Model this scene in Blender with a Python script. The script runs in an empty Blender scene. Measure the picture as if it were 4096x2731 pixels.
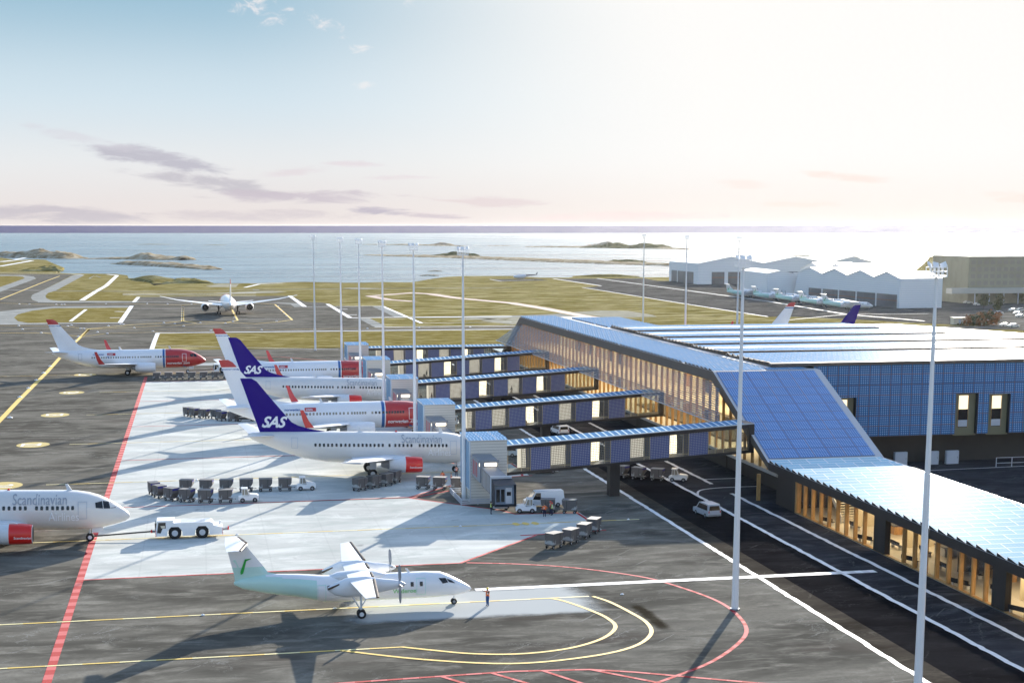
import bpy, math, random
from math import sin, cos, tan, pi, radians, atan2, hypot, sqrt, floor
from mathutils import Vector, Matrix
from mathutils.geometry import tessellate_polygon
random.seed(7)
SC = bpy.context.scene
COL = SC.collection
# ---------------------------------------------------------------- camera
FPX, PCX, PCY, HOR, CAMZ = 6150., 2040., 1930., 905., 39.     # photograph is 4096 x 2731
TH = math.atan((PCY-HOR)/FPX)
AZ = -math.atan((780-PCX)/hypot(FPX, PCY-HOR))
cam = bpy.data.cameras.new('camera'); camo = bpy.data.objects.new('camera', cam); COL.objects.link(camo)
camo.location = (0, 0, CAMZ); camo.rotation_euler = (pi/2-TH, 0, -AZ)
cam.sensor_width = 36; cam.lens = 36*FPX/4096
cam.shift_y = (PCY-1365.5)/4096; cam.shift_x = (2048-PCX)/4096
cam.clip_start = .5; cam.clip_end = 90000
SC.camera = camo
# ---------------------------------------------------------------- sun, exposure
SUN_AZ = radians(29.); SUN_EL = radians(15.5)      # azimuth from +Y towards +X
sl = bpy.data.lights.new('sun', 'SUN'); so = bpy.data.objects.new('sun', sl); COL.objects.link(so)
sl.energy = 4.6; sl.angle = radians(.5); sl.color = (1, .93, .82)
so.rotation_euler = (pi/2-SUN_EL, 0, pi-SUN_AZ)
SC.view_settings.view_transform = 'Standard'; SC.view_settings.look = 'None'
SC.view_settings.exposure = 1.3; SC.view_settings.gamma = 1
# ---------------------------------------------------------------- node expression helper
class X:
    def __init__(s, nt, v): s.nt = nt; s.v = v
    def _m(s, op, o=None, c=None, clamp=False):
        n = s.nt.nodes.new('ShaderNodeMath'); n.operation = op; n.use_clamp = clamp
        for i, q in enumerate((s, o, c)):
            if q is None: continue
            q = q.v if isinstance(q, X) else q
            if isinstance(q, (int, float)): n.inputs[i].default_value = q
            else: s.nt.links.new(q, n.inputs[i])
        return X(s.nt, n.outputs[0])
    def __add__(s, o): return s._m('ADD', o)
    def __sub__(s, o): return s._m('SUBTRACT', o)
    def __mul__(s, o): return s._m('MULTIPLY', o)
    def __truediv__(s, o): return s._m('DIVIDE', o)
    def __radd__(s, o): return s+o
    def __rmul__(s, o): return s*o
    def __rsub__(s, o): return (s*-1)+o
    def fract(s): return s._m('FRACT')
    def abs(s): return s._m('ABSOLUTE')
    def min(s, o): return s._m('MINIMUM', o)
    def max(s, o): return s._m('MAXIMUM', o)
    def lt(s, o): return s._m('LESS_THAN', o)
    def gt(s, o): return s._m('GREATER_THAN', o)
    def pow(s, o): return s._m('POWER', o)
    def clamp(s): return s._m('ADD', 0., clamp=True)
    def ss(s, a, b):
        n = s.nt.nodes.new('ShaderNodeMapRange'); n.interpolation_type = 'SMOOTHSTEP'
        s.nt.links.new(s.v, n.inputs[0]); n.inputs[1].default_value = a; n.inputs[2].default_value = b
        return X(s.nt, n.outputs[0])
def rgb(nt, c):
    if isinstance(c, (tuple, list)):
        n = nt.nodes.new('ShaderNodeRGB'); n.outputs[0].default_value = (*c[:3], 1); return n.outputs[0]
    return c
def mix(nt, f, a, b):
    n = nt.nodes.new('ShaderNodeMix'); n.data_type = 'RGBA'
    if isinstance(f, X): f = f.v
    if isinstance(f, (int, float)): n.inputs[0].default_value = f
    else: nt.links.new(f, n.inputs[0])
    nt.links.new(rgb(nt, a), n.inputs[6]); nt.links.new(rgb(nt, b), n.inputs[7])
    return n.outputs[2]
def comb(nt, x, y, z=0.):
    n = nt.nodes.new('ShaderNodeCombineXYZ')
    for i, q in enumerate((x, y, z)):
        q = q.v if isinstance(q, X) else q
        if isinstance(q, (int, float)): n.inputs[i].default_value = q
        else: nt.links.new(q, n.inputs[i])
    return n.outputs[0]
def sep(nt, s):
    n = nt.nodes.new('ShaderNodeSeparateXYZ'); nt.links.new(s, n.inputs[0])
    return [X(nt, n.outputs[i]) for i in range(3)]
def tcoord(nt, which='Object'):
    return nt.nodes.new('ShaderNodeTexCoord').outputs[which]
def noise(nt, vec, scale=1, detail=4, rough=.55, dist=0):
    n = nt.nodes.new('ShaderNodeTexNoise'); nt.links.new(vec, n.inputs['Vector'])
    n.inputs['Scale'].default_value = scale; n.inputs['Detail'].default_value = detail
    n.inputs['Roughness'].default_value = rough; n.inputs['Distortion'].default_value = dist
    return X(nt, n.outputs[0])
def worldpos(nt):
    return nt.nodes.new('ShaderNodeNewGeometry').outputs['Position']
# ---------------------------------------------------------------- world: sky with thin clouds
W = bpy.data.worlds.new('World'); SC.world = W; W.use_nodes = True
nt = W.node_tree; bg = nt.nodes['Background']
sky = nt.nodes.new('ShaderNodeTexSky'); sky.sky_type = 'NISHITA'; sky.sun_disc = False
sky.sun_elevation = SUN_EL; sky.sun_rotation = SUN_AZ; sky.altitude = 0
sky.air_density = 1.0; sky.dust_density = 1.2; sky.ozone_density = 2.0
d = sep(nt, tcoord(nt, 'Generated'))
azn = X(nt, d[0].v)._m('ARCTAN2', d[1]); eln = d[2]._m('ARCSINE')
def px2sky(x, y):
    a = math.atan((x-PCX)/hypot(FPX, PCY-HOR))+AZ
    return a, (HOR-y)/6235.*cos(a-AZ)
cv = comb(nt, azn*14+eln*10, eln*70); n1 = noise(nt, cv, 2.2, 10, .66, .5)
cv2 = comb(nt, azn*50+3, eln*85); n2 = noise(nt, cv2, 1.7, 9, .68, .8)
col = sky.outputs[0]
# thin veil near the horizon, warm white, and the blue-grey streaks on the left
KK = 1/(.15*2**1.3)         # display value -> sky radiance at this strength and exposure
SKYK = KK
def kk(*c): return tuple(q*KK for q in c)
up = eln.ss(.0, .15)
low = mix(nt, eln.ss(.0, .045), kk(.83, .76, .74), kk(.83, .84, .85))
low = mix(nt, eln.ss(.03, .085), low, kk(.66, .78, .86))
low = mix(nt, eln.ss(.07, .15), low, kk(.34, .54, .68))
glow = (azn+eln*.35).ss(.05, .37)
hot = mix(nt, eln.ss(.0, .05), kk(.97, .89, .84), kk(1.0, .985, .965))
low = mix(nt, glow, low, hot)
col = mix(nt, eln.ss(.13, .5), low, col)
clouds = [  # x, y, rx, ry, tilt(px per px), strength, colour, noise
    (620, 640, 360, 48, .17, .95, (.54,.53,.60), 1), (860, 735, 380, 42, .13, .9, (.58,.56,.61), 1),
    (1200, 785, 420, 34, .0, .85, (.62,.56,.62), 1), (1000, 862, 500, 30, .0, .8, (.68,.62,.65), 1), (200, 855, 460, 40, .03, .9, (.60,.56,.61), 1),
    (330, 560, 260, 26, .2, .5, (.70,.68,.74), 1), (1950, 810, 260, 26, .05, .55, (.76,.64,.66), 1),
    (1520, 845, 170, 18, .05, .8, (.50,.46,.56), 1), (1720, 862, 170, 14, .05, .7, (.58,.50,.58), 1),
    (1420, 660, 140, 16, 0, .6, (.78,.68,.72), 1), (1600, 715, 170, 14, 0, .6, (.80,.70,.73), 1), (1200, 690, 160, 20, -.1, .5, (.76,.66,.70), 1),
    (1030, 55, 140, 60, -.3, .9, (.86,.84,.86), 2), (1320, 130, 120, 50, .35, .9, (.86,.84,.86), 2), (1130, 105, 110, 40, -.25, .85, (.86,.84,.86), 2),
    (1450, 220, 70, 30, 0, .8, (.88,.87,.88), 2), (1460, 360, 70, 24, 0, .8, (.88,.87,.88), 2), (1700, 20, 130, 50, -.3, .7, (.88,.87,.88), 2),
    (3380, 712, 220, 22, .1, .8, (.98,.84,.76), 1), (3180, 815, 220, 18, 0, .8, (.98,.86,.78), 1), (2950, 740, 130, 22, .05, .7, (.98,.86,.80), 1), (2500, 870, 500, 26, 0, .7, (.95,.80,.78), 1), (4050, 790, 160, 30, 0, .7, (.98,.84,.76), 1),
]
for x, y, rx, ry, tl, st, cc, nn in clouds:
    a0, e0 = px2sky(x, y); ra = rx/6235.; re = ry/6235.
    dx = (azn-a0)*(1/ra); dy = (eln-e0+(azn-a0)*tl)*(1/re)
    m = (dx*dx+dy*dy)*-.30+(n1 if nn == 1 else n2)
    f = (m.ss(.22, .52) if nn == 1 else m.ss(.37, .62))*st
    col = mix(nt, f, col, tuple(c*SKYK for c in cc))
nt.links.new(col, bg.inputs[0]); bg.inputs[1].default_value = .15
# ---------------------------------------------------------------- materials
def newmat(name):
    m = bpy.data.materials.new(name); m.use_nodes = True
    return m, m.node_tree, m.node_tree.nodes['Principled BSDF']
def setp(nt, p, k, v):
    i = p.inputs[k]
    if isinstance(v, X): v = v.v
    if isinstance(v, (int, float)): i.default_value = v
    elif isinstance(v, (tuple, list)): i.default_value = (*v[:3], 1)
    else: nt.links.new(v, i)
def M(name, col, rough=.5, metal=0., spec=.5, nz=None, emit=None, es=0., coat=0.):
    m, nt, p = newmat(name)
    if nz:    # (scale, amount) soft grime
        o = tcoord(nt); f = noise(nt, o, nz[0], 5, .6)
        c = mix(nt, (f.ss(.35, .75))*nz[1], col, tuple(q*.45 for q in col))
        setp(nt, p, 'Base Color', c)
    else: setp(nt, p, 'Base Color', col)
    setp(nt, p, 'Roughness', rough); setp(nt, p, 'Metallic', metal); setp(nt, p, 'Specular IOR Level', spec)
    if coat: setp(nt, p, 'Coat Weight', coat)
    if emit: setp(nt, p, 'Emission Color', emit); setp(nt, p, 'Emission Strength', es)
    return m
def asphalt(name, base, streak=1., pale=(.26, .255, .235)):
    m, nt, p = newmat(name); w = worldpos(nt); c = sep(nt, w)
    v1 = comb(nt, c[0]*.02, c[1]*.045); v2 = comb(nt, c[0]*.12, c[1]*.3)
    a = noise(nt, v1, 2.2, 6, .6, .8); b = noise(nt, v2, 1.6, 8, .66, .6); g = noise(nt, w, 2.2, 5, .75)
    cc = mix(nt, a.ss(.36, .66)*.85, tuple(q*.55 for q in base), tuple(q*1.25 for q in base))
    cc = mix(nt, b.ss(.45, .72)*.75*streak, cc, tuple(q*1.75 for q in base))
    dk = noise(nt, comb(nt, c[0]*.035+9, c[1]*.11), 1.5, 3, .5, .5)
    cc = mix(nt, dk.ss(.56, .74)*.6, cc, tuple(q*f for q, f in zip(base, (.48, .42, .42))))
    cc = mix(nt, g.ss(.42, .62)*.22, cc, tuple(q*.6 for q in base))
    vo = nt.nodes.new('ShaderNodeTexVoronoi'); vo.feature = 'DISTANCE_TO_EDGE'
    dis = noise(nt, w, .8, 4, .7)
    nt.links.new(comb(nt, c[0]*.22+dis*1.3, c[1]*.22+dis*1.5), vo.inputs['Vector']); vo.inputs['Scale'].default_value = 1.
    crack = X(nt, vo.outputs['Distance']).lt(.012)*noise(nt, w, .09, 3, .6).ss(.48, .6)
    cc = mix(nt, crack*.6, cc, pale)
    setp(nt, p, 'Base Color', cc); setp(nt, p, 'Roughness', 1.); setp(nt, p, 'Specular IOR Level', .0)
    return m
ASPH = asphalt('asphalt', (.158, .148, .126))
ASPHD = asphalt('shadowed_road_asphalt', (.015, .0145, .016), .9, (.05, .05, .05)); ASPHM = asphalt('yard_asphalt', (.052, .051, .055), 1.2, (.14, .14, .13)); ASPHB = asphalt('sunlit_road_asphalt', (.065, .056, .045), 1., (.14, .13, .11))  # first and last are shaded and sunlit versions of the road surface
CONC = asphalt('pale_concrete', (.52, .525, .50), .5, (.72, .72, .68))
def concrete(name, base, var=.25, joints=False):
    m, nt, p = newmat(name); w = worldpos(nt); c = sep(nt, w)
    a = noise(nt, comb(nt, c[0]*.03, c[1]*.07), 2.4, 6, .62, .5); g = noise(nt, w, 1.7, 6, .75); b = noise(nt, comb(nt, c[0]*.10+5, c[1]*.22), 1.5, 8, .7, .6)
    cc = mix(nt, a.ss(.35, .7), tuple(q*(1-var) for q in base), base)
    cc = mix(nt, b.ss(.47, .62)*.5, cc, tuple(q*f for q, f in zip(base, (.60, .65, .64))))
    cc = mix(nt, g.ss(.45, .75)*.25, cc, tuple(q*.7 for q in base))
    if joints:      # slab joints every 7.5 m, faint tyre tracks, oil spots
        f = (c[0]*(1/7.5)).fract(); h = ((c[1]+1.2)*(1/7.55)).fract(); jl = (f.min(1.-f)).min(h.min(1.-h)).lt(.012)
        cc = mix(nt, jl*.16, cc, tuple(q*.5 for q in base))
        tr = noise(nt, comb(nt, c[0]*.012, c[1]*.9), 1.3, 3, .6, 1.5).ss(.58, .72); cc = mix(nt, tr*.38, cc, tuple(q*.45 for q in base))
        ol = noise(nt, w, .35, 2, .5).ss(.70, .78); cc = mix(nt, ol*.6, cc, tuple(q*.35 for q in base))
    vo = nt.nodes.new('ShaderNodeTexVoronoi'); vo.feature = 'DISTANCE_TO_EDGE'
    dis = noise(nt, w, .8, 4, .7)
    nt.links.new(comb(nt, c[0]*.2+dis*1.3, c[1]*.2+dis*1.5), vo.inputs['Vector']); vo.inputs['Scale'].default_value = 1.
    crack = X(nt, vo.outputs['Distance']).lt(.015)*noise(nt, w, .1, 3, .6).ss(.5, .6)
    cc = mix(nt, crack*.35, cc, (.8, .8, .76))
    setp(nt, p, 'Base Color', cc); setp(nt, p, 'Roughness', 1.); setp(nt, p, 'Specular IOR Level', 0.)
    return m
CONC = concrete('pale_concrete', (.655, .66, .62), .27, True)
CONC2 = concrete('shoulder_concrete', (.38, .38, .355), .35)
SAND = concrete('pale_sand', (.42, .39, .30), .3)
def grass(name, cols, sx=.012, sy=.06):
    m, nt, p = newmat(name); w = worldpos(nt); c = sep(nt, w)
    a = noise(nt, comb(nt, c[0]*sx, c[1]*sy*.5), 1.3, 7, .6, 1.2); b = noise(nt, comb(nt, c[0]*sx*3, c[1]*sy*2), 1.2, 8, .68, .8)
    g = noise(nt, w, .5, 6, .8)
    cc = mix(nt, a.ss(.38, .62), cols[0], cols[1]); cc = mix(nt, b.ss(.46, .62)*.9, cc, cols[2])
    cc = mix(nt, b.ss(.47, .36)*.8, cc, cols[3]); cc = mix(nt, g.ss(.35, .7)*.4, cc, cols[0])
    setp(nt, p, 'Base Color', cc); setp(nt, p, 'Roughness', 1.); setp(nt, p, 'Specular IOR Level', .0)
    return m
GRASS = grass('meadow_grass', [(.150, .118, .032), (.225, .185, .062), (.42, .37, .20), (.085, .088, .024)])
GRASS2 = grass('strip_grass', [(.15, .115, .028), (.21, .17, .05), (.36, .31, .15), (.10, .078, .02)], .03, .16)
ROCK = grass('island_rock', [(.25, .19, .11), (.38, .30, .19), (.55, .50, .40), (.11, .09, .05)], .03, .05)
ISLG = grass('island_grass', [(.07, .075, .02), (.12, .11, .035), (.22, .19, .09), (.03, .035, .01)], .03, .05)
def solar(name, base, cell, pu, pv, dot=(.55, .68, .78), line=(.30, .16, .09), rough=.3, lw=.05, dotr=.17, cl=.09, clc=None, spec=.5, metal=0., coat=0.):
    m, nt, p = newmat(name)
    uv = sep(nt, tcoord(nt, 'UV'))
    def edge(s, k):
        f = (s*(1./k)).fract(); return f.min(1.-f)*k      # distance to the nearest line, metres
    eu, ev = edge(uv[0], cell), edge(uv[1], cell)
    gn = noise(nt, comb(nt, (uv[0]*(1/pu))._m('FLOOR'), (uv[1]*(1/pv))._m('FLOOR')), 7.3, 1, .5)
    c = mix(nt, gn.ss(.3, .7)*.35, base, tuple(q*1.6 for q in base))
    c = mix(nt, (eu.min(ev)).lt(cl*cell)*.55, c, clc or tuple(min(1, q*2.4+.03) for q in base))
    c = mix(nt, (eu.max(ev)).lt(dotr*cell), c, dot)
    c = mix(nt, (edge(uv[0], pu).min(edge(uv[1], pv))).lt(lw), c, line)
    setp(nt, p, 'Base Color', c); setp(nt, p, 'Roughness', rough); setp(nt, p, 'Specular IOR Level', spec); setp(nt, p, 'Metallic', metal)
    if coat: setp(nt, p, 'Coat Weight', coat); setp(nt, p, 'Coat Roughness', .32)
    return m
SOLW = solar('facade_solar_panel', (.034, .145, .32), .37, 1.85, 1.7, rough=.5, spec=.2, line=(.17, .13, .13))
SOLS = solar('slope_solar_panel', (.036, .155, .38), .37, 2.4, 2.6, line=(.15, .15, .2), rough=.5, spec=.25)
SOLR = solar('roof_solar_panel', (.13, .25, .40), .5, 2.1, 2.0, dot=(.6, .72, .8), line=(.55, .55, .55), rough=.55, lw=.06, spec=0., coat=.05)
SOLL = solar('low_roof_solar_panel', (.36, .55, .63), .45, 2.7, 2.0, dot=(.5, .68, .75), line=(.85, .85, .85), rough=.42, lw=.09, cl=.06, clc=(.45, .68, .76), spec=0., coat=.03)
SOLB = solar('bridge_solar_panel', (.06, .085, .22), .25, 30, 30, dot=(.45, .45, .5), rough=.4, lw=.0, dotr=.2, cl=.12, clc=(.10, .11, .22))
SOLT = solar('bridge_roof_panel', (.10, .22, .38), 1.0, 1.0, 9., dot=(.7, .8, .85), line=(.65, .75, .8), rough=.6, spec=0., coat=.03, lw=.13, dotr=.0, cl=.0)
WHITE = M('white_paint', (.86, .86, .87), .35, nz=(.25, .12), coat=.3)
WHITED = M('white_metal', (.72, .74, .77), .45, nz=(1.5, .15))
SILV = M('warm_silver_paint', (.74, .715, .685), .35, 0, nz=(.2, .08), coat=.3)
REDN = M('coral_red_paint', (.50, .035, .035), .35, coat=.3)
REDE = M('scarlet_paint', (.72, .015, .008), .35, coat=.3)
BLUES = M('stripe_blue_paint', (.02, .12, .36), .35)
INDIGO = M('indigo_paint', (.020, .004, .20), .5, spec=.15)
GREENP = M('mint_paint', (.56, .80, .72), .35, nz=(.4, .15), coat=.3)
GREEND = M('green_paint', (.02, .38, .05), .4)
TXTG = M('grey_lettering', (.36, .38, .42), .5)
TXTW = M('white_lettering', (.9, .9, .92), .5, emit=None)
DARKW = M('dark_window_glass', (.012, .012, .014), .12, spec=.6)
TINTW = M('tinted_window_glass', (.30, .27, .22), .2, spec=.6)
BLACK = M('black_rubber', (.015, .015, .016), .8)
BOOT = M('deicing_boot', (.07, .045, .03), .6)
DGREY = M('dark_grey_steel', (.045, .042, .04), .6, nz=(.8, .3))
GREY = M('grey_steel', (.28, .29, .31), .5, nz=(1.2, .3))
LGREY = M('light_grey_steel', (.55, .57, .61), .45, nz=(.5, .15))
FASC = M('bronze_fascia', (.115, .095, .08), .6, nz=(.4, .25))
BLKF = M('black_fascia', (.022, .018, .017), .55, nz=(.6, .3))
ORANGE = M('orange_vest', (.85, .16, .02), .7)
YELLOW = M('yellow_vest', (.62, .75, .12), .7)
NAVY = M('navy_cloth', (.015, .018, .05), .8)
BLUEJ = M('blue_trousers', (.03, .09, .22), .8)
BLKC = M('black_cloth', (.012, .012, .014), .8)
MAROON = M('maroon_cloth', (.10, .02, .025), .8)
TANC = M('tan_cloth', (.45, .30, .16), .8)
SKIN = M('skin', (.45, .25, .17), .6)
HAIR = M('dark_hair', (.03, .02, .012), .7)
REDH = M('red_helmet', (.7, .03, .02), .4)
YELH = M('yellow_helmet', (.75, .55, .03), .4)
REFL = M('reflective_tape', (.75, .75, .72), .4)
REDP = M('red_marking_paint', (.40, .004, .008), .9, nz=(2, .2)); PINKP = M('worn_red_marking_paint', (.56, .10, .10), .9, nz=(2, .2))
YELP = M('yellow_marking_paint', (.72, .50, .10), .7, nz=(1, .25)); YELP2 = M('pale_yellow_marking_paint', (.75, .66, .33), .7, nz=(1, .2))
WHIP = M('white_marking_paint', (.78, .78, .77), .7, nz=(.8, .3))
YDISC = M('ochre_disc_paint', (.50, .38, .11), .8, nz=(2.5, .35))
def wood(name, base):
    m, nt, p = newmat(name); w = worldpos(nt); c = sep(nt, w)
    a = noise(nt, comb(nt, c[0]*3, c[1]*3, c[2]*.6), 1.5, 5, .6)
    setp(nt, p, 'Base Color', mix(nt, a.ss(.3, .7), base, tuple(q*.65 for q in base))); setp(nt, p, 'Roughness', .5)
    return m
WOOD = wood('larch_wood', (.55, .30, .10))
CREAM = M('cream_wall', (.75, .66, .50), .7)
FLOOR = M('pale_floor', (.5, .46, .40), .4)
LAMP = M('warm_ceiling_light', (.9, .8, .6), .5, emit=(1, .74, .42), es=2.2)
LAMPW = M('soft_ceiling_light', (.9, .85, .75), .5, emit=(1, .84, .6), es=1.6)
def glassmat(name, tint=(.8, .85, .85), refl=.12, dens=.15, gcol=(.5, .5, .5)):
    m, nt, p = newmat(name); out = nt.nodes['Material Output']
    tr = nt.nodes.new('ShaderNodeBsdfTransparent'); tr.inputs[0].default_value = (*tint, 1)
    gl = nt.nodes.new('ShaderNodeBsdfGlossy'); gl.inputs['Roughness'].default_value = .08
    df = nt.nodes.new('ShaderNodeBsdfDiffuse'); df.inputs[0].default_value = (*gcol, 1)
    fr = nt.nodes.new('ShaderNodeFresnel'); fr.inputs[0].default_value = 1.45
    m1 = nt.nodes.new('ShaderNodeMixShader'); m1.inputs[0].default_value = dens
    nt.links.new(tr.outputs[0], m1.inputs[1]); nt.links.new(df.outputs[0], m1.inputs[2])
    m2 = nt.nodes.new('ShaderNodeMixShader'); nt.links.new(fr.outputs[0], m2.inputs[0])
    nt.links.new(m1.outputs[0], m2.inputs[1]); nt.links.new(gl.outputs[0], m2.inputs[2])
    nt.links.new(m2.outputs[0], out.inputs[0]); return m
GLASS = glassmat('clear_glass', dens=.04)
def fritmat(name, base, em, es, holes=.0):
    m, nt, p = newmat(name); uv = sep(nt, tcoord(nt, 'UV'))
    def edge(s, k):
        f = (s*(1./k)).fract(); return f.min(1.-f)
    g = (edge(uv[0], .27).min(edge(uv[1], .27))).lt(.13)
    c = mix(nt, g*.8, base, (.30, .27, .22)); setp(nt, p, 'Base Color', c); setp(nt, p, 'Roughness', .4)
    lobe = noise(nt, comb(nt, uv[0]*.5, uv[1]*.3), 1.1, 2, .5).ss(.3, .65)
    setp(nt, p, 'Emission Color', mix(nt, g*.75, em, tuple(q*.35 for q in em))); setp(nt, p, 'Emission Strength', lobe*es+es*.35)
    return m
FRITL = fritmat('lit_fritted_glass', (.8, .75, .62), (1, .86, .62), .42)
FRITD = fritmat('dim_fritted_glass', (.55, .48, .36), (1, .78, .5), .10)
from mathutils.noise import noise as NZ
# ---------------------------------------------------------------- camera-free geometry helpers
FW = Vector((sin(AZ)*cos(TH), cos(AZ)*cos(TH), -sin(TH))); RT = Vector((cos(AZ), -sin(AZ), 0)); UPV = RT.cross(FW)
def P(x, y, z=0.):            # point of the photograph -> place on the level z
    d = FW*FPX+RT*(x-PCX)+UPV*(PCY-y); t = (z-CAMZ)/d.z
    return (d.x*t, d.y*t, z)
def onY(x, y, Y):
    d = FW*FPX+RT*(x-PCX)+UPV*(PCY-y); t = Y/d.y; return (d.x*t, Y, CAMZ+d.z*t)
K = .44643
def c1(x, y): return (x*K, 900+y*K)
def c2(x, y): return (1024+x*K, 900+y*K)
def c3(x, y): return (2048+x*K, 900+y*K)
def c4(x, y): return (3072+x*K, 900+y*K)
def c7(x, y): return (2048+x*K, 1550+y*K)
def b3(x, y): return (2048+x*K, 2031+y*K)
class MB:
    def __init__(s): s.v = []; s.f = []; s.m = []; s.uv = {}
    def add(s, vs, fs, mi=0, uvs=None):
        o = len(s.v); s.v += [tuple(q) for q in vs]
        for i, f in enumerate(fs):
            if uvs: s.uv[len(s.f)] = uvs[i]
            s.f.append([o+k for k in f]); s.m.append(mi if not isinstance(mi, list) else mi[i])
        return s
    def box(s, x0, x1, y0, y1, z0, z1, mi=0, tf=None):
        v = [(x, y, z) for z in (z0, z1) for y in (y0, y1) for x in (x0, x1)]
        if tf: v = [tf @ Vector(q) for q in v]
        return s.add(v, [(0, 2, 3, 1), (4, 5, 7, 6), (0, 1, 5, 4), (2, 6, 7, 3), (0, 4, 6, 2), (1, 3, 7, 5)], mi)
    def loft(s, rings, mi=0, cap=True, closed=True):
        n = len(rings[0]); vs = [q for r in rings for q in r]; fs = []; ms = []
        for i in range(len(rings)-1):
            for k in range(n if closed else n-1):
                a = i*n+k; b = i*n+(k+1) % n
                fs.append((a, b, b+n, a+n)); ms.append(mi(i, k) if callable(mi) else mi)
        if cap:
            fs.append(tuple(range(n))[::-1]); fs.append(tuple((len(rings)-1)*n+k for k in range(n)))
            ms += [mi(0, 0), mi(len(rings)-2, 0)] if callable(mi) else [mi, mi]
        return s.add(vs, fs, ms)
    def cyl(s, p0, p1, r0, r1=None, n=12, mi=0):
        r1 = r0 if r1 is None else r1; p0 = Vector(p0); p1 = Vector(p1); d = (p1-p0).normalized()
        a = d.orthogonal().normalized(); b = d.cross(a)
        return s.loft([[p+a*(r*cos(2*pi*k/n))+b*(r*sin(2*pi*k/n)) for k in range(n)] for p, r in ((p0, r0), (p1, r1))], mi)
    def prism(s, poly, y0, y1, mi=0, ax='y'):      # polygon in x,z pushed along y (or x,y pushed along z)
        n = len(poly); f = (lambda p, t: (p[0], t, p[1])) if ax == 'y' else (lambda p, t: (p[0], p[1], t)) if ax == 'z' else (lambda p, t: (t, p[0], p[1]))
        vs = [f(p, y0) for p in poly]+[f(p, y1) for p in poly]
        tri = tessellate_polygon([[Vector((p[0], p[1], 0)) for p in poly]])
        fs = [tuple(t) for t in tri]+[tuple(q+n for q in t[::-1]) for t in tri]
        fs += [(k, (k+1) % n, (k+1) % n+n, k+n) for k in range(n)]
        return s.add(vs, fs, mi)
    def quad(s, p0, p1, p2, p3, mi=0, thick=0., uvo=(0, 0)):   # p0->p1 is u, p0->p3 is v ; uv in metres
        p0, p1, p2, p3 = map(Vector, (p0, p1, p2, p3)); u = (p1-p0).normalized(); nrm = u.cross(p3-p0).normalized(); v = nrm.cross(u)
        uvs = [((q-p0).dot(u)+uvo[0], (q-p0).dot(v)+uvo[1]) for q in (p0, p1, p2, p3)]
        if not thick: return s.add([p0, p1, p2, p3], [(0, 1, 2, 3)], mi, [uvs])
        b = [q-nrm*thick for q in (p0, p1, p2, p3)]
        z = [(0, 0)]*4
        return s.add([p0, p1, p2, p3]+b, [(0, 1, 2, 3), (7, 6, 5, 4), (0, 4, 5, 1), (1, 5, 6, 2), (2, 6, 7, 3), (3, 7, 4, 0)], mi, [uvs, uvs[::-1], z, z, z, z])
    def build(s, name, mats, parent=None, smooth=None, tf=None):
        me = bpy.data.meshes.new(name)
        vs = [tf @ Vector(q) for q in s.v] if tf is not None else s.v
        me.from_pydata([tuple(q) for q in vs], [], s.f)
        for m in (mats if isinstance(mats, (list, tuple)) else [mats]): me.materials.append(m)
        for p, mi in zip(me.polygons, s.m): p.material_index = mi
        if s.uv:
            ul = me.uv_layers.new(name='UVMap')
            for i, us in s.uv.items():
                for li, q in zip(me.polygons[i].loop_indices, us): ul.data[li].uv = q
        if smooth:
            for p in me.polygons: p.use_smooth = True
            me.set_sharp_from_angle(angle=radians(smooth))
        o = bpy.data.objects.new(name, me); COL.objects.link(o)
        if parent: o.parent = parent
        me.validate(); me.update()
        return o
def tag(o, label=None, cat=None, group=None, kind=None):
    for k, v in (('label', label), ('category', cat), ('group', group), ('kind', kind)):
        if v: o[k] = v
    return o
def thing(name, label, cat, loc=(0, 0, 0), rz=0., group=None):
    o = bpy.data.objects.new(name, None); COL.objects.link(o); o.empty_display_size = .3
    o.location = loc; o.rotation_euler = (0, 0, rz); return tag(o, label, cat, group)
def copy_tree(o, parent=None):
    c = o.copy(); COL.objects.link(c); c.parent = parent
    for ch in [q for q in o.children]: copy_tree(ch, c)
    return c
def place(proto, used, loc, rz, label, group=None):
    o = proto if not used[0] else copy_tree(proto); used[0] = True
    o.location = loc; o.rotation_euler = (0, 0, rz); o['label'] = label
    if group: o['group'] = group
    return o
_tc = {}
def textmb(txt, size, shear=0., bold=0., space=1., sx=1.):
    key = (txt, size, shear, bold, space, sx)
    if key in _tc: return _tc[key]
    cu = bpy.data.curves.new('lettering', 'FONT'); cu.body = txt; cu.size = size; cu.shear = shear; cu.offset = bold; cu.space_character = space
    cu.resolution_u = 3
    o = bpy.data.objects.new('lettering', cu); COL.objects.link(o); dg = bpy.context.evaluated_depsgraph_get(); dg.update()
    me = bpy.data.meshes.new_from_object(o.evaluated_get(dg)); vs = [(v.co.x*sx, v.co.y) for v in me.vertices]; fs = [tuple(p.vertices) for p in me.polygons]
    bpy.data.objects.remove(o); bpy.data.curves.remove(cu); bpy.data.meshes.remove(me)
    _tc[key] = (vs, fs); return vs, fs
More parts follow.
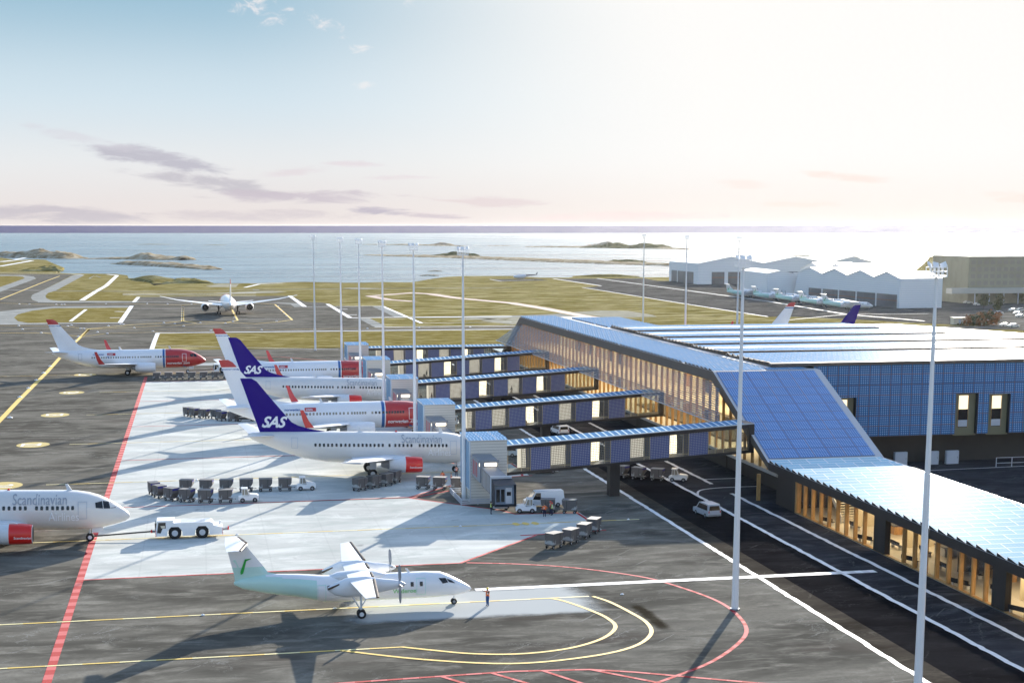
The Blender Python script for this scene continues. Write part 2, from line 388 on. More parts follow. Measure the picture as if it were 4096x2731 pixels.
# ---------------------------------------------------------------- the ground, the water, the horizon haze band
def sheet(name, polys, z, mat, kind='structure', native=True, skirt=0.):
    mb = MB()
    for pl in polys:
        pts = [P(*p)[:2] for p in pl] if native else [tuple(p) for p in pl]
        tri = tessellate_polygon([[Vector((*p, 0)) for p in pts]])
        fs = []
        for t in tri:
            a, b, c = (pts[i] for i in t)
            cr = (b[0]-a[0])*(c[1]-a[1])-(b[1]-a[1])*(c[0]-a[0])
            fs.append(tuple(t) if cr > 0 else tuple(t[::-1]))
        mb.add([(*p, z) for p in pts], fs)
        if skirt:
            n = len(pts); cx = sum(p[0] for p in pts)/n; cy = sum(p[1] for p in pts)/n
            lo = [(cx+(p[0]-cx)*1.004, cy+(p[1]-cy)*1.004, z-skirt) for p in pts]
            mb.add([(*p, z) for p in pts]+lo, [(k, (k+1) % n, (k+1) % n+n, k+n) for k in range(n)])
    return tag(mb.build(name, mat), kind=kind)
def ribbon(mb, pts, w, z, mi=0, dash=None, mi2=0):
    """flat painted line through world points"""
    pts = [Vector((p[0], p[1])) for p in pts]
    L = []; R = []
    for i, p in enumerate(pts):
        a = (pts[i]-pts[i-1]).normalized() if i else (pts[1]-pts[0]).normalized()
        b = (pts[i+1]-pts[i]).normalized() if i < len(pts)-1 else a
        t = (a+b).normalized(); n = Vector((-t.y, t.x)); k = 1/max(.4, n.dot(Vector((-a.y, a.x))))
        L.append(p+n*w/2*k); R.append(p-n*w/2*k)
    for i in range(len(pts)-1):
        if not dash:
            mb.add([(*R[i], z), (*R[i+1], z), (*L[i+1], z), (*L[i], z)], [(0, 1, 2, 3)], mi)
        else:
            ln = (pts[i+1]-pts[i]).length; n = max(1, round(ln/dash))
            for k in range(n):
                q = [R[i].lerp(R[i+1], k/n), R[i].lerp(R[i+1], (k+1)/n), L[i].lerp(L[i+1], (k+1)/n), L[i].lerp(L[i+1], k/n)]
                mb.add([(*v, z) for v in q], [(0, 1, 2, 3)], mi if k % 2 else mi2)
def smooth_pts(pts, n=8):
    out = []
    for i in range(len(pts)-1):
        p0 = pts[max(0, i-1)]; p1 = pts[i]; p2 = pts[i+1]; p3 = pts[min(len(pts)-1, i+2)]
        for k in range(n):
            t = k/n
            out.append(tuple(.5*((2*p1[j])+(-p0[j]+p2[j])*t+(2*p0[j]-5*p1[j]+4*p2[j]-p3[j])*t*t+(-p0[j]+3*p1[j]-3*p2[j]+p3[j])*t**3) for j in (0, 1)))
    out.append(tuple(pts[-1][:2])); return out
# sea-side air: one even, closed volume round everything
hz = MB().box(-17500, 21500, -700, 13800, -8, 46).build('haze', [None])
m = bpy.data.materials.new('pale_air'); m.use_nodes = True; nt = m.node_tree; nt.nodes.remove(nt.nodes['Principled BSDF'])
pv = nt.nodes.new('ShaderNodeVolumePrincipled'); pv.inputs['Color'].default_value = (.93, .95, 1, 1); pv.inputs['Density'].default_value = .000011; pv.inputs['Anisotropy'].default_value = .75
nt.links.new(pv.outputs[0], nt.nodes['Material Output'].inputs['Volume']); hz.data.materials.clear(); hz.data.materials.append(m); tag(hz, kind='stuff')
# sea
m, nt, p = newmat('sea_water'); w = worldpos(nt); c = sep(nt, w)
st_ = noise(nt, comb(nt, c[0]*.0012, c[1]*.011), 2.2, 6, .62, .6); s2_ = noise(nt, comb(nt, c[0]*.008, c[1]*.07), 2., 6, .7, .3)
setp(nt, p, 'Base Color', mix(nt, s2_.ss(.4, .7)*.5, mix(nt, st_.ss(.38, .62), (.035, .075, .10), (.20, .29, .33)), (.015, .03, .045))); setp(nt, p, 'Roughness', st_.ss(.4, .65)*.25+.22); setp(nt, p, 'Specular IOR Level', .2); setp(nt, p, 'IOR', 1.33)
bp = nt.nodes.new('ShaderNodeBump'); bp.inputs['Strength'].default_value = 1.; bp.inputs['Distance'].default_value = 1.
h = noise(nt, comb(nt, c[0]*.035, c[1]*.06), 1., 7, .62, .4)*2.4+noise(nt, comb(nt, c[0]*.003, c[1]*.012), 1.2, 4, .6)*5.
nt.links.new(h.v, bp.inputs['Height']); nt.links.new(bp.outputs[0], p.inputs['Normal'])
SEA = m
mb = MB(); mb.add([(-16000, -500, -2), (16000, -500, -2), (20000, 12500, -2), (-16000, 12500, -2)], [(0, 1, 2, 3)])
tag(mb.build('sea', SEA), kind='structure')
# horizon haze band: a made-up low bank with the haze tint painted on
HAZEM = M('horizon_haze_tint', (.045, .048, .15), 1., spec=0)
mb = MB(); random.seed(3)
for s_, (x0, x1) in enumerate([(-9000, 14000)]):
    n = 120; A = []; B = []; Cc = []
    hh = 36
    for i in range(n+1):
        x = x0+(x1-x0)*i/n
        if i % 9 == 0: hh = 36+random.uniform(-1, 4)+i*.03
        A.append((x, 9660-x*.2, -2)); B.append((x, 9900-x*.2, hh+random.uniform(-.5, .5))); Cc.append((x, 11500-x*.2, hh+2))
    mb.loft([A, B, Cc], cap=False, closed=False)
tag(mb.build('horizon_haze_bank', HAZEM, smooth=40), kind='structure')
# land
coast = [(-900, 1100), (-400, 1060), (0, 1030), c1(150, 312), c1(330, 306), c1(410, 312), c1(480, 345), c1(570, 380), c1(500, 425), c1(640, 434), c1(760, 434), c1(1040, 438), c1(1140, 450), c1(1152, 475), c1(1280, 487), c1(1330, 515), c1(1380, 541), c1(1440, 533), c1(1560, 520), c1(1910, 524),
         c2(0, 521), c2(230, 514), c2(430, 509), c2(780, 516), c2(960, 516), c2(1120, 510), c2(1390, 513), c2(1500, 495), c2(1600, 478), c2(1700, 465), c2(1860, 456), c2(2290, 455), c3(250, 470), c3(500, 470), c3(620, 456), c3(760, 448), c3(1000, 458), c3(1130, 467), c3(1370, 466),
         c3(2300, 470), c4(700, 470), c4(1300, 455), c4(1440, 330), c4(1480, 284), c4(1600, 272), c4(1700, 279), c4(1860, 264), c4(2294, 262), (4500, 1010), (5200, 1020)]
cw = [P(*p)[:2] for p in coast]
cw = [(-700, -60)]+[(-700, 900)]+cw+[(3000, 900), (2400, -60)]
mb = MB()
tri = tessellate_polygon([[Vector((*p, 0)) for p in cw]])
fs = []
for t in tri:
    a, b, c = (cw[i] for i in t); cr = (b[0]-a[0])*(c[1]-a[1])-(b[1]-a[1])*(c[0]-a[0]); fs.append(tuple(t) if cr > 0 else tuple(t[::-1]))
mb.add([(*p, -.03) for p in cw], fs)
n = len(cw)
mb.add([(*p, -.03) for p in cw]+[(p[0], p[1]+14, -2.3) for p in cw], [(k, k+1, k+1+n, k+n) for k in range(n-1)])
tag(mb.build('ground', GRASS), kind='structure')
def mound(name, x0, x1, yb, prof, mat, dpt=None, seed=1, mats2=None):
    """island or hill: from photo column x0 to x1, waterline row yb, prof = [(t, height px)]"""
    z0 = -2.2 if mats2 is None else -.3
    a = Vector(P(x0, yb if not isinstance(yb, tuple) else yb[0], z0)); b = Vector(P(x1, yb if not isinstance(yb, tuple) else yb[1], z0)); L = (b-a).length
    u = (b-a)/L; v = Vector((-u.y, u.x, 0)); D = dpt or L*.22; px = 6235./((a+b)/2).length
    rnd = random.Random(seed); nx = 110; ny = 16; V = []; F = []; ph = [rnd.uniform(0, 6) for _ in range(6)]
    for i in range(nx+1):
        t = i/nx
        for k in range(len(prof)-1):
            if prof[k][0] <= t <= prof[k+1][0]:
                q = (t-prof[k][0])/(prof[k+1][0]-prof[k][0]+1e-9); q = q*q*(3-2*q); hgt = prof[k][1]*(1-q)+prof[k+1][1]*q
        hgt = hgt/px; wv = sqrt(max(0, 1-(2*t-1)**2))**.6
        for j in range(ny+1):
            s = j/ny; e = sin(pi*s)**.7
            yy = (s-.05*sin(9*t+ph[0])*wv)*D*(.25+.75*wv)+(.02*L)*sin(t*7+ph[1])*.4
            hz = hgt*e*.85*(1+.05*sin(31*t+5*s+ph[2])+.04*sin(57*t-9*s+ph[3]))+ (.10 if e > .1 else 0)
            p = a+u*(t*L)+v*yy; nv = NZ(Vector((p.x/26, p.y/26, seed)))*.55+NZ(Vector((p.x/9, p.y/9, seed)))*.4; hz *= max(.3, 1+nv*.8); V.append((p.x, p.y, z0+.0+max(0, hz)+(.5*wv if 0 < j < ny else 0)))
    for i in range(nx):
        for j in range(ny):
            q = i*(ny+1)+j; F.append((q, q+ny+1, q+ny+2, q+1))
    mb = MB(); mb.add(V, F, 0); return tag(mb.build(name, mat, smooth=50), kind='structure')
mound('island', -60, 272, (1030, 1036), [(0, 20), (.25, 24), (.4, 30), (.6, 26), (.8, 24), (.9, 8), (1, 1)], ROCK, 60, 1)
mound('island', 330, 713, (1036, 1042), [(0, 2), (.3, 8), (.42, 10), (.48, 26), (.55, 24), (.66, 12), (.85, 10), (.95, 16), (1, 10)], ROCK, 60, 2)
mound('island', 440, 824, (1056, 1080), [(0, 4), (.12, 14), (.25, 16), (.5, 16), (.8, 10), (1, 5)], ROCK, 34, 3)
mound('island', 545, 685, 979, [(0, 1), (.5, 2), (1, 1)], SAND, 30, 4); mound('island', 808, 905, 982, [(0, 1), (.5, 2), (1, 1)], SAND, 30, 5)
mound('island', 1450, 1830, (979, 985), [(0, 2), (.5, 4), (1, 2)], ROCK, 50, 6); mound('island', 1700, 1785, (981, 982), [(0, 1), (.2, 6), (.45, 11), (.7, 10), (.9, 5), (1, 1)], ROCK, 40, 7)
mound('island', 1458, 2685, (1022, 1066), [(0, 4), (.2, 6), (.6, 8), (1, 7)], ROCK, 60, 8)
mound('island', 1700, 1870, (1024, 1029), [(0, 3), (.3, 11), (.55, 18), (.8, 14), (.95, 15), (1, 4)], ISLG, 34, 9)
mound('island', 2385, 2550, (1052, 1055), [(0, 3), (.3, 10), (.6, 13), (.85, 12), (1, 4)], ISLG, 34, 10)
mound('island', 1880, 2060, (1032, 1038), [(0, 2), (.3, 3), (.6, 3), (.8, 8), (1, 2)], ROCK, 22, 21)
mound('island', 2100, 2725, (988, 998), [(0, 3), (.3, 5), (.8, 6), (1, 3)], ROCK, 60, 11)
mound('island', 2315, 2625, (992, 996), [(0, 4), (.1, 12), (.3, 22), (.36, 10), (.5, 12), (.72, 22), (.88, 16), (.95, 13), (1, 2)], ISLG, 90, 12)
mound('island', 2310, 2425, (990, 991), [(0, 5), (.3, 12), (.75, 22), (.95, 20), (1, 3)], ROCK, 60, 22)
mound('island', 1680, 1755, 1105, [(0, 2), (.5, 4), (1, 2)], ROCK, 8, 13); mound('island', 1710, 1770, 1087, [(0, 1), (.5, 3), (1, 1)], ROCK, 8, 14)
mound('island', 3140, 3540, (1025, 1034), [(0, 2), (.3, 5), (.6, 3), (1, 1)], SAND, 40, 15); mound('island', 3620, 3740, (1031, 1034), [(0, 1), (.6, 2), (.7, 8), (1, 9)], ISLG, 60, 16)
mound('island', 1948, 2045, 984, [(0, 1), (.5, 1.5), (1, 1)], ROCK, 26, 17)
mound('hill', 645, 855, (1136, 1134), [(0, 1), (.15, 12), (.5, 24), (.65, 23), (.85, 12), (1, 1)], GRASS, 26, 18, 1)
mound('hill', 500, 620, (1118, 1136), [(0, 4), (.3, 17), (.6, 14), (1, 1)], GRASS, 26, 19, 1)
mound('hill', 60, 255, (1088, 1086), [(0, 2), (.4, 12), (.7, 20), (.85, 18), (1, 4)], GRASS, 40, 20, 1)
mound('hill', 2290, 2560, (1108, 1108), [(0, 1), (.3, 6), (.7, 6), (1, 1)], GRASS, 22, 23, 1)
# apron, taxiways
A1 = [(-700, 1560), (-700, 1210), (-300, 1180), c1(0, 597), c1(130, 540), c1(325, 483), c1(300, 462), c1(200, 447), c1(0, 445), (-700, 1100), (-700, 1094), c1(0, 437), c1(662, 441), c1(370, 590), c1(290, 625), c1(275, 652), c1(290, 672), c1(345, 690), c1(1200, 690), c1(1240, 645), c2(300, 634), c2(440, 688), c2(600, 695), c2(660, 708), c2(700, 727), c2(1040, 727), c2(1250, 828), c2(915, 834), c2(1065, 916), c2(2294, 905), c3(300, 902), c3(2290, 905), c4(2290, 905), c4(2290, 935), c3(300, 932), c2(2294, 935), c2(0, 966), c1(1410, 968), c1(1385, 1040), c1(1360, 1112), c1(1500, 1240)]
sheet('taxiway', [A1], .01, ASPH)
sheet('apron', [[(-260, 20), (420, 20), (420, 300), (200, 497), (-260, 509)]], .0, ASPH, native=False)
sheet('service_road', [[(63.9, 60), (71, 60), (71, 470), (63.2, 470)]], .012, ASPHD, native=False)  # near-black tone paints in the cast shadow of the low roof
sheet('sunlit_road_strip', [[(61.3, 60), (63.9, 60), (63.2, 470), (61.3, 470)]], .012, ASPHB, native=False)  # lighter brown paints in the sunlit strip along the road
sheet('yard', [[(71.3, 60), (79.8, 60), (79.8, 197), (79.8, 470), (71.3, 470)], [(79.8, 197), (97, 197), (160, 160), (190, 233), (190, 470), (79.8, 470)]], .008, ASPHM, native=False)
# far aprons on the right: helipad and the hangar apron
sheet('hangar_apron', [[c3(380, 482), c3(1180, 478), c3(1300, 500), c3(1400, 500), (3092, 1135), (4200, 1180), (4700, 1330), c4(1500, 885), c4(770, 845), c4(130, 818), c3(2294, 822), c3(1560, 708), c3(640, 560), c3(800, 548)], [c2(2095, 487), c3(-60, 485), c3(230, 483), c3(330, 497), c3(0, 503), c2(2180, 504)]], .02, asphalt('far_asphalt', (.11, .105, .095), .8))
gr = [[c1(1418, 976), c2(0, 973), c2(2294, 943), c3(300, 938), c3(2290, 935), c3(2290, 1100), c2(2294, 1098), c2(0, 1098), c1(1388, 1080)],
      [c1(125, 830), c1(160, 800), c1(290, 768), c1(480, 745), c1(1155, 740), c1(1062, 872), c1(250, 878), c1(160, 862)],
      [(-400, 1125), c1(0, 457), c1(120, 457), c1(205, 463), c1(222, 478), c1(100, 522), c1(0, 556), (-400, 1230)],
      [c1(432, 612), c1(480, 600), c1(1000, 592), c1(1240, 640), c1(1210, 672), c1(755, 674), c1(560, 646), c1(440, 645), c1(415, 630)]]
sheet('grass_strip', gr, .035, GRASS2)
sheet('taxiway_shoulder', [
    [c1(-400, 800), c1(0, 775), c1(200, 752), c1(500, 730), c1(1182, 724), c1(1075, 878), c1(300, 886), c1(-400, 890)],
    [c1(-400, 420), c1(0, 448), c1(200, 450), c1(300, 462), c1(325, 480), c1(240, 512), c1(100, 562), c1(0, 600), c1(-400, 760)],
    [c1(655, 450), c1(372, 590), c1(290, 625), c1(277, 652), c1(292, 672), c1(345, 690), c1(520, 694), c1(1240, 688), c1(1240, 682), c1(520, 680), c1(450, 672), c1(415, 655), c1(406, 635), c1(430, 608), c1(495, 590), c1(755, 450), c1(720, 441)],
    [c2(1042, 728), c2(1130, 726), c2(1380, 829), c2(1250, 829)], [c2(915, 836), c2(1020, 836), c2(1165, 908), c2(1065, 916)],
    [c2(1380, 824), c2(2294, 813), c3(430, 795), c3(500, 808), c3(600, 818), c3(0, 828), c2(1400, 832)],
    [c2(0, 692), c2(220, 695), c2(340, 700), c2(420, 708), c2(440, 732), c2(345, 736), c2(310, 710), c2(150, 697)]], .028, CONC2)
sheet('sand_patch', [
    [c3(0, 838), c3(-60, 850), c3(-330, 828), c3(-200, 848), c2(1790, 850), c2(1880, 832), c3(0, 824), c3(560, 816), c3(640, 830), c3(100, 880), c3(0, 892), c2(2000, 855)],
    [c3(540, 780), c3(800, 766), c3(1040, 770), c3(1260, 806), c3(1300, 822), c3(900, 830), c3(640, 800)],
    [c1(1840, 548), c1(1960, 530), c1(2140, 528), c1(2115, 554), c1(1900, 556)], [c1(1940, 610), c1(2294, 592), c2(150, 590), c2(275, 598), c2(180, 608), c1(2100, 616)],
    [c2(780, 565), c2(900, 560), c2(1180, 571), c2(960, 577), c2(850, 575)]], .032, SAND)
mb = MB()   # paths and thin lines out on the field
for pts, wd, mi in [([c2(1020, 636), c2(1400, 608), c2(1560, 618), c2(1800, 655), c2(2294, 700), c3(300, 750), c3(640, 815), c3(760, 830)], 7, 1), ([c2(1020, 636), c2(1180, 668), c2(1420, 686)], 6, 1),
                    ([c1(735, 675), c1(860, 595), c1(950, 545), c1(1030, 470), c1(1050, 452), c1(960, 442)], 3.0, 0), ([c1(1200, 690), c1(1240, 646)], 2, 0), ([c1(1180, 725), c1(1075, 877)], 2, 0), ([c1(770, 757), c1(632, 863)], 1.5, 0),
                    ([c1(0, 582), c1(500, 590), c1(1240, 597), c1(2294, 583), c2(0, 578), c2(2294, 560)], 4, 2), ([c1(1100, 617), c1(2294, 612)], 2.5, 0), ([c1(1100, 628), c1(2294, 632)], 2, 0),
                    ([c2(300, 634), c2(438, 732)], 2.2, 0), ([c2(640, 708), c2(845, 832)], 2, 0), ([c2(440, 732), c2(1130, 726)], 1.5, 0), ([c2(1130, 726), c2(1485, 880)], 1.5, 0), ([c2(840, 832), c2(2294, 818)], 3.0, 0),
                    ([c2(1485, 880), c3(0, 870)], .7, 0), ([c1(1410, 968), c2(0, 958), c2(2294, 934), c3(300, 930)], 2.2, 0), ([c2(1065, 915), c2(2294, 903), c3(300, 900)], 1.6, 0), ([c1(1414, 968), c1(1385, 1040), c1(1360, 1112)], 1.5, 0),
                    ([c1(1390, 1078), c2(0, 1100), c2(740, 1115)], .5, 0), ([c1(0, 890), c1(300, 884), c1(1075, 877)], 1.2, 0), ([c1(340, 692), c1(2294, 690)], 1.2, 0), ([c1(0, 444), c1(640, 441), c1(755, 450)], 1.2, 0), ([c1(0, 430), c1(620, 432)], 2, 0),
                    ([c2(-100, 560), c2(30, 530), c2(235, 521), c2(-50, 524)], 2.5, 0), ([c3(370, 481), c3(800, 545)], 1.6, 0), ([c3(760, 478), c3(2294, 684), c4(700, 800), c4(1400, 860)], 1.3, 0), ([c3(630, 560), c3(1560, 708), c3(2294, 822)], 1.0, 0),
                    ([c2(2095, 487), c2(2200, 505), c3(200, 490)], 1., 0), ([c4(100, 860), c4(700, 800), c4(1440, 795)], .6, 0), ([c1(0, 330), c1(120, 318)], 8, 0), ([c1(0, 370), c1(290, 320), c1(130, 312), c1(230, 292)], 5, 0),
                    ([c1(1180, 750), c1(1640, 748), c2(0, 742)], .5, 0), ([c1(1080, 855), c1(1500, 858), c2(0, 842), c2(330, 838)], .5, 0), ([c1(800, 480), c1(850, 450), c1(900, 470)], 1.5, 2), ([c1(1030, 775), c1(1120, 777)], 2, 0), ([c1(985, 831), c1(1080, 831)], 2, 0), ([c2(740, 754), c2(820, 754)], 2, 0), ([c2(820, 805), c2(905, 805)], 2, 0)]:
    ribbon(mb, [P(*p) for p in pts], wd, .05, mi)
PATHM = M('pinkish_gravel', (.34, .24, .20), .9, nz=(.1, .2))
tag(mb.build('field_markings', [WHIP, PATHM, CONC2]), kind='structure')
mb = MB()
for pts, wd in [([c1(0, 668), c1(300, 548), c1(420, 500), c1(535, 458)], 1.0), ([c1(0, 700), c1(560, 716), c1(1200, 708), c1(1640, 718), c1(1760, 708), c1(2294, 700), c2(170, 712), c2(325, 850), c2(200, 868), c1(2294, 885), c1(1640, 860), c1(1640, 718)], .8),
                ([c1(2080, 760), c1(2130, 855), c1(2000, 880), c1(1400, 905), c1(800, 935), c1(740, 1000), c1(400, 968), c1(-200, 968)], .8), ([c1(1640, 718), c1(1632, 862), c1(1500, 875), c1(1200, 893), c1(800, 930)], .9), ([c1(1640, 862), c1(1760, 878)], .8),
                ([c1(800, 932), c1(600, 1120), c1(420, 1320), c1(170, 1570), c1(0, 1750), c1(-200, 1950)], 1.1), ([c1(800, 932), c1(640, 915), c1(0, 900)], .5), ([c1(740, 1000), c1(960, 972), c1(1900, 945), c2(0, 942), c2(560, 930), c2(2294, 915), c3(300, 912)], .5), ([c1(-100, 936), c1(1300, 936), c2(0, 922)], .3), ([c2(0, 742), c2(330, 735)], .4)]:
    ribbon(mb, [P(*p) for p in pts], wd, .06, 0)
# stand lead-in lines, parallel, about 45 m apart
for Y, x0 in [(139.3, -60), (155.3, -60), (196.4, -60), (241.4, -23.6), (286.5, -23.6), (331.5, -23.6), (376.8, -23.6), (422.5, -120)]:
    x1 = {139.3: 18, 155.3: 40, 196.4: 57.5}.get(Y, 44 if Y < 420 else 30)
    ribbon(mb, [(x0, Y), (x1, Y)], .34, .036 if Y < 200 else .036, 0, dash=3.2, mi2=1)
ribbon(mb, smooth_pts([(17.8, 139.3), (20.5, 137.6), (23.5, 135.9), (27, 134.9), (30.5, 135.0), (34, 136.2), (37.3, 138.8), (39.4, 142.4), (39.5, 146), (38.6, 149.5), (37.0, 153.6), (35.8, 155.2)], 5), .42, .037, 1, dash=1.3)
ribbon(mb, smooth_pts([(12, 139.3), (19, 134.8), (26.8, 131.8), (34, 132.6), (39, 135), (42, 139), (42.9, 143.4), (42.4, 148), (41.5, 152.5), (40.4, 155.2)], 5), .42, .037, 1, dash=1.3)
for X_ in (40.5, 41.8, 43.1): mb.add([(X_+.5*cos(a*pi/4), 196.4+1.1*sin(a*pi/4), .04) for a in range(8)], [tuple(range(8))], 0)
tag(mb.build('yellow_guidance_lines', [YELP, YELP2]), kind='structure')
# pale concrete of the stands, red stand lines
cell = [(-13.5, 0), (29.3, .3), (41.5, 14.6), (43.4, 15.7), (50.7, 16.1), (50.9, 24), (50.8, 28.8), (41.9, 29.4), (40.4, 32.8), (29.4, 44.8)]
polys = []
for k in range(5):
    Y0 = 174.+45.3*k
    pl = [(x, Y0+dy) for x, dy in cell]+[(-13.5, Y0+45.25)]
    if k == 0: pl = pl
    polys.append(pl)
sheet('stand_concrete', polys, .014, CONC, native=False)
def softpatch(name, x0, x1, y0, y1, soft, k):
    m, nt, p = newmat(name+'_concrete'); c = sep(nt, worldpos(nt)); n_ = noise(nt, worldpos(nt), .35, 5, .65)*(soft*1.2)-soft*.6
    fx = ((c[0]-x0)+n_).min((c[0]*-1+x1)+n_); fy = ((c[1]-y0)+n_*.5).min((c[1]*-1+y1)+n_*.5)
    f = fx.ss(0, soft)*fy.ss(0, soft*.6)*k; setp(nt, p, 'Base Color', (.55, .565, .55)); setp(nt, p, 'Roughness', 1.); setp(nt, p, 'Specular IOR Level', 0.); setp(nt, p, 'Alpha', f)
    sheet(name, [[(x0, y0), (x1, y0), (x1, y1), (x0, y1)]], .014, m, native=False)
softpatch('painted_light_patch', 13, 41, 148, 161.2, 3.2, .8); softpatch('far_pale_patch', -14, 38, 444, 454, 3., .7)  # the patch under the turboprop is a pool of light painted on the ground
mb = MB()
ribbon(mb, [(-13.9, 60), (-13.9, 414)], .82, .020, 0, dash=1.5, mi2=1)
for k in range(5):
    Y0 = 174.+45.3*k
    pts = [(x, Y0+dy) for x, dy in cell]
    ribbon(mb, pts[:3], .4, .024, 0, dash=2.2, mi2=1); ribbon(mb, [(39.5, Y0+14.8), (44.5, Y0+15.2), (50.7, Y0+16.1)], .5, .024, 0)
    ribbon(mb, [(51.2, Y0+16.1), (49.6, Y0+16.1), (50.6, Y0+24), (50.4, Y0+28.8), (41.9, Y0+29.4), (40.4, Y0+32.8), (29.4, Y0+44.8)], .42, .024, 0)
    ribbon(mb, [(29.4, Y0+44.8), (36, Y0+50)], .5, .026, 0)
ribbon(mb, [(-13.5, 400.4), (44, 400.4)], .5, .024, 0); ribbon(mb, smooth_pts([(30, 174.3), (35.1, 172.7), (40.6, 170), (45.3, 166.2), (48.5, 162.6), (50.1, 159.4), (52.3, 152.9), (53, 147.5), (52.2, 140.5), (50, 135.4), (44.9, 129), (39.3, 124.5), (33, 120)], 4), .42, .024, 0, dash=1., mi2=1)
ribbon(mb, [(-6, 128.2), (26.4, 129.4), (33.3, 128.6), (37, 127), (46.5, 121.7), (56, 117)], .42, .028, 0, dash=1.4, mi2=1); ribbon(mb, [(33.3, 128.6), (38, 123.6)], .42, .03, 0, dash=1.2, mi2=1)
ribbon(mb, [(29, 129.2), (33, 122)], .4, .03, 0, dash=1.2, mi2=1); ribbon(mb, [(24.5, 129.2), (30, 121)], .4, .03, 0, dash=1.2, mi2=1); ribbon(mb, [(20, 129), (26, 120)], .4, .03, 0, dash=1.2, mi2=1)
ribbon(mb, [(-10, 473), (24, 470), (38, 452), (42, 440)], .5, .024, 0); ribbon(mb, [(-8, 462), (20, 466)], .4, .024, 0)
tag(mb.build('red_stand_lines', [REDP, PINKP]), kind='structure')
mb = MB()
rw = random.Random(4)
for X_, a, b in [(61, 60, 470), (71.1, 60, 470), (76.6, 60, 214), (76.5, 222, 470)]:
    yy = a; pl = []
    while yy < b: pl.append((X_+rw.uniform(-.09, .09), yy)); yy += rw.uniform(.7, 1.5)
    ribbon(mb, pl, .62, .02, 0)
ribbon(mb, [(28.6, 160.6), (75.2, 160.6)], 1.25, .034, 0, dash=.8, mi2=1); ribbon(mb, [(76.5, 226.5), (82, 226.5)], .35, .021, 0); ribbon(mb, smooth_pts([(71.2, 213), (73, 217), (77, 218.6), (83, 218.6)], 4), .35, .021, 0)
ribbon(mb, [(104, 227), (150, 230)], .3, .02, 0); ribbon(mb, smooth_pts([(118, 178), (122, 196), (135, 203), (150, 205)], 4), .35, .02, 0); ribbon(mb, smooth_pts([(126, 186), (129, 190), (140, 192), (150, 193)], 4), .35, .02, 0)
tag(mb.build('white_road_lines', [WHIP, M('worn_white_marking_paint', (.62, .61, .6), .75, nz=(.8, .3))]), kind='structure')
sheet('shadow_gap_kerb', [[(79.8, 60), (80.02, 60), (80.02, 197), (79.8, 197)]], .03, CONC2, native=False)
# numbered stand discs
mb = MB()
for q, Y in enumerate((196.5, 241.9, 287.2, 332.6, 377.4, 422.8)):
    vs, fs = textmb(str(20+q), 3.6, bold=.03)
    cxx = sum(v[0] for v in vs)/len(vs); cyy = sum(v[1] for v in vs)/len(vs); n = 40
    mb.add([(-30+2.9*cos(2*pi*k/n), Y+3.6*sin(2*pi*k/n), .03) for k in range(n)], [tuple(range(n))], 0)
    mb.add([(-30+(v[1]-cyy)*1.4, Y-(v[0]-cxx)*1.0, .045) for v in vs], fs, 1)
tag(mb.build('stand_number_markings', [YDISC, WHIP]), kind='structure')
softpatch_stain = None
m, nt, p = newmat('oil_stained_asphalt'); c = sep(nt, worldpos(nt)); q0 = P(*b3(1110, 870)); q1 = P(*b3(1370, 1080))
L_ = hypot(q1[0]-q0[0], q1[1]-q0[1]); ux, uy_ = (q1[0]-q0[0])/L_, (q1[1]-q0[1])/L_
al = (c[0]-q0[0])*ux+(c[1]-q0[1])*uy_; ac = ((c[0]-q0[0])*uy_-(c[1]-q0[1])*ux)+noise(nt, worldpos(nt), .6, 4, .6)*1.2-.6
f_ = (ac.abs()*-1+1.0).ss(0, .8)*al.ss(-1, 1)*(al*-1+L_).ss(-1, 1)*.65
setp(nt, p, 'Base Color', (.035, .027, .016)); setp(nt, p, 'Roughness', 1.); setp(nt, p, 'Specular IOR Level', 0.); setp(nt, p, 'Alpha', f_)
sheet('oil_stain', [[(q0[0]-3, q1[1]-3), (q1[0]+3, q1[1]-3), (q1[0]+3, q0[1]+3), (q0[0]-3, q0[1]+3)]], .016, m, native=False)
# ---------------------------------------------------------------- floodlight masts
def make_mast():
    t = thing('floodlight_mast', 'mast', 'floodlight mast')
    mb = MB(); mb.loft([[(r*cos(pi/8+k*pi/4), r*sin(pi/8+k*pi/4), z) for k in range(8)] for z, r in ((0, .37), (35.0, .12))]); mb.build('pole', WHITE, t, smooth=20)
    mb = MB(); mb.loft([[(r*cos(pi/8+k*pi/4), r*sin(pi/8+k*pi/4), z) for k in range(8)] for z, r in ((0, .52), (.12, .52))]); mb.build('base_plate', GREY, t)
    mb = MB()
    for z in (35.0, 35.35, 35.7):
        for s in (-1, 1): mb.box(-.72, .72, s*.45-.03, s*.45+.03, z, z+.07); mb.box(s*.72-.03, s*.72+.03, -.45, .45, z, z+.07)
    for x in (-.7, -.35, 0, .35, .7):
        for y in (-.45, .45): mb.box(x-.03, x+.03, y-.03, y+.03, 34.95, 35.75)
    mb.box(-.72, .72, -.45, .45, 34.93, 34.99); mb.build('head_frame', WHITE, t)
    for x, rz in ((-.62, .5), (-.1, .2), (.62, -.5)):
        mb = MB(); mb.box(-.26, .26, -.06, .06, 0, .42); h = mb.build('floodlight', WHITE, t); h.location = (x, -.1, 35.75); h.rotation_euler = (-.5, rz*.9, rz)
    return t
u = [0]; pm = make_mast()
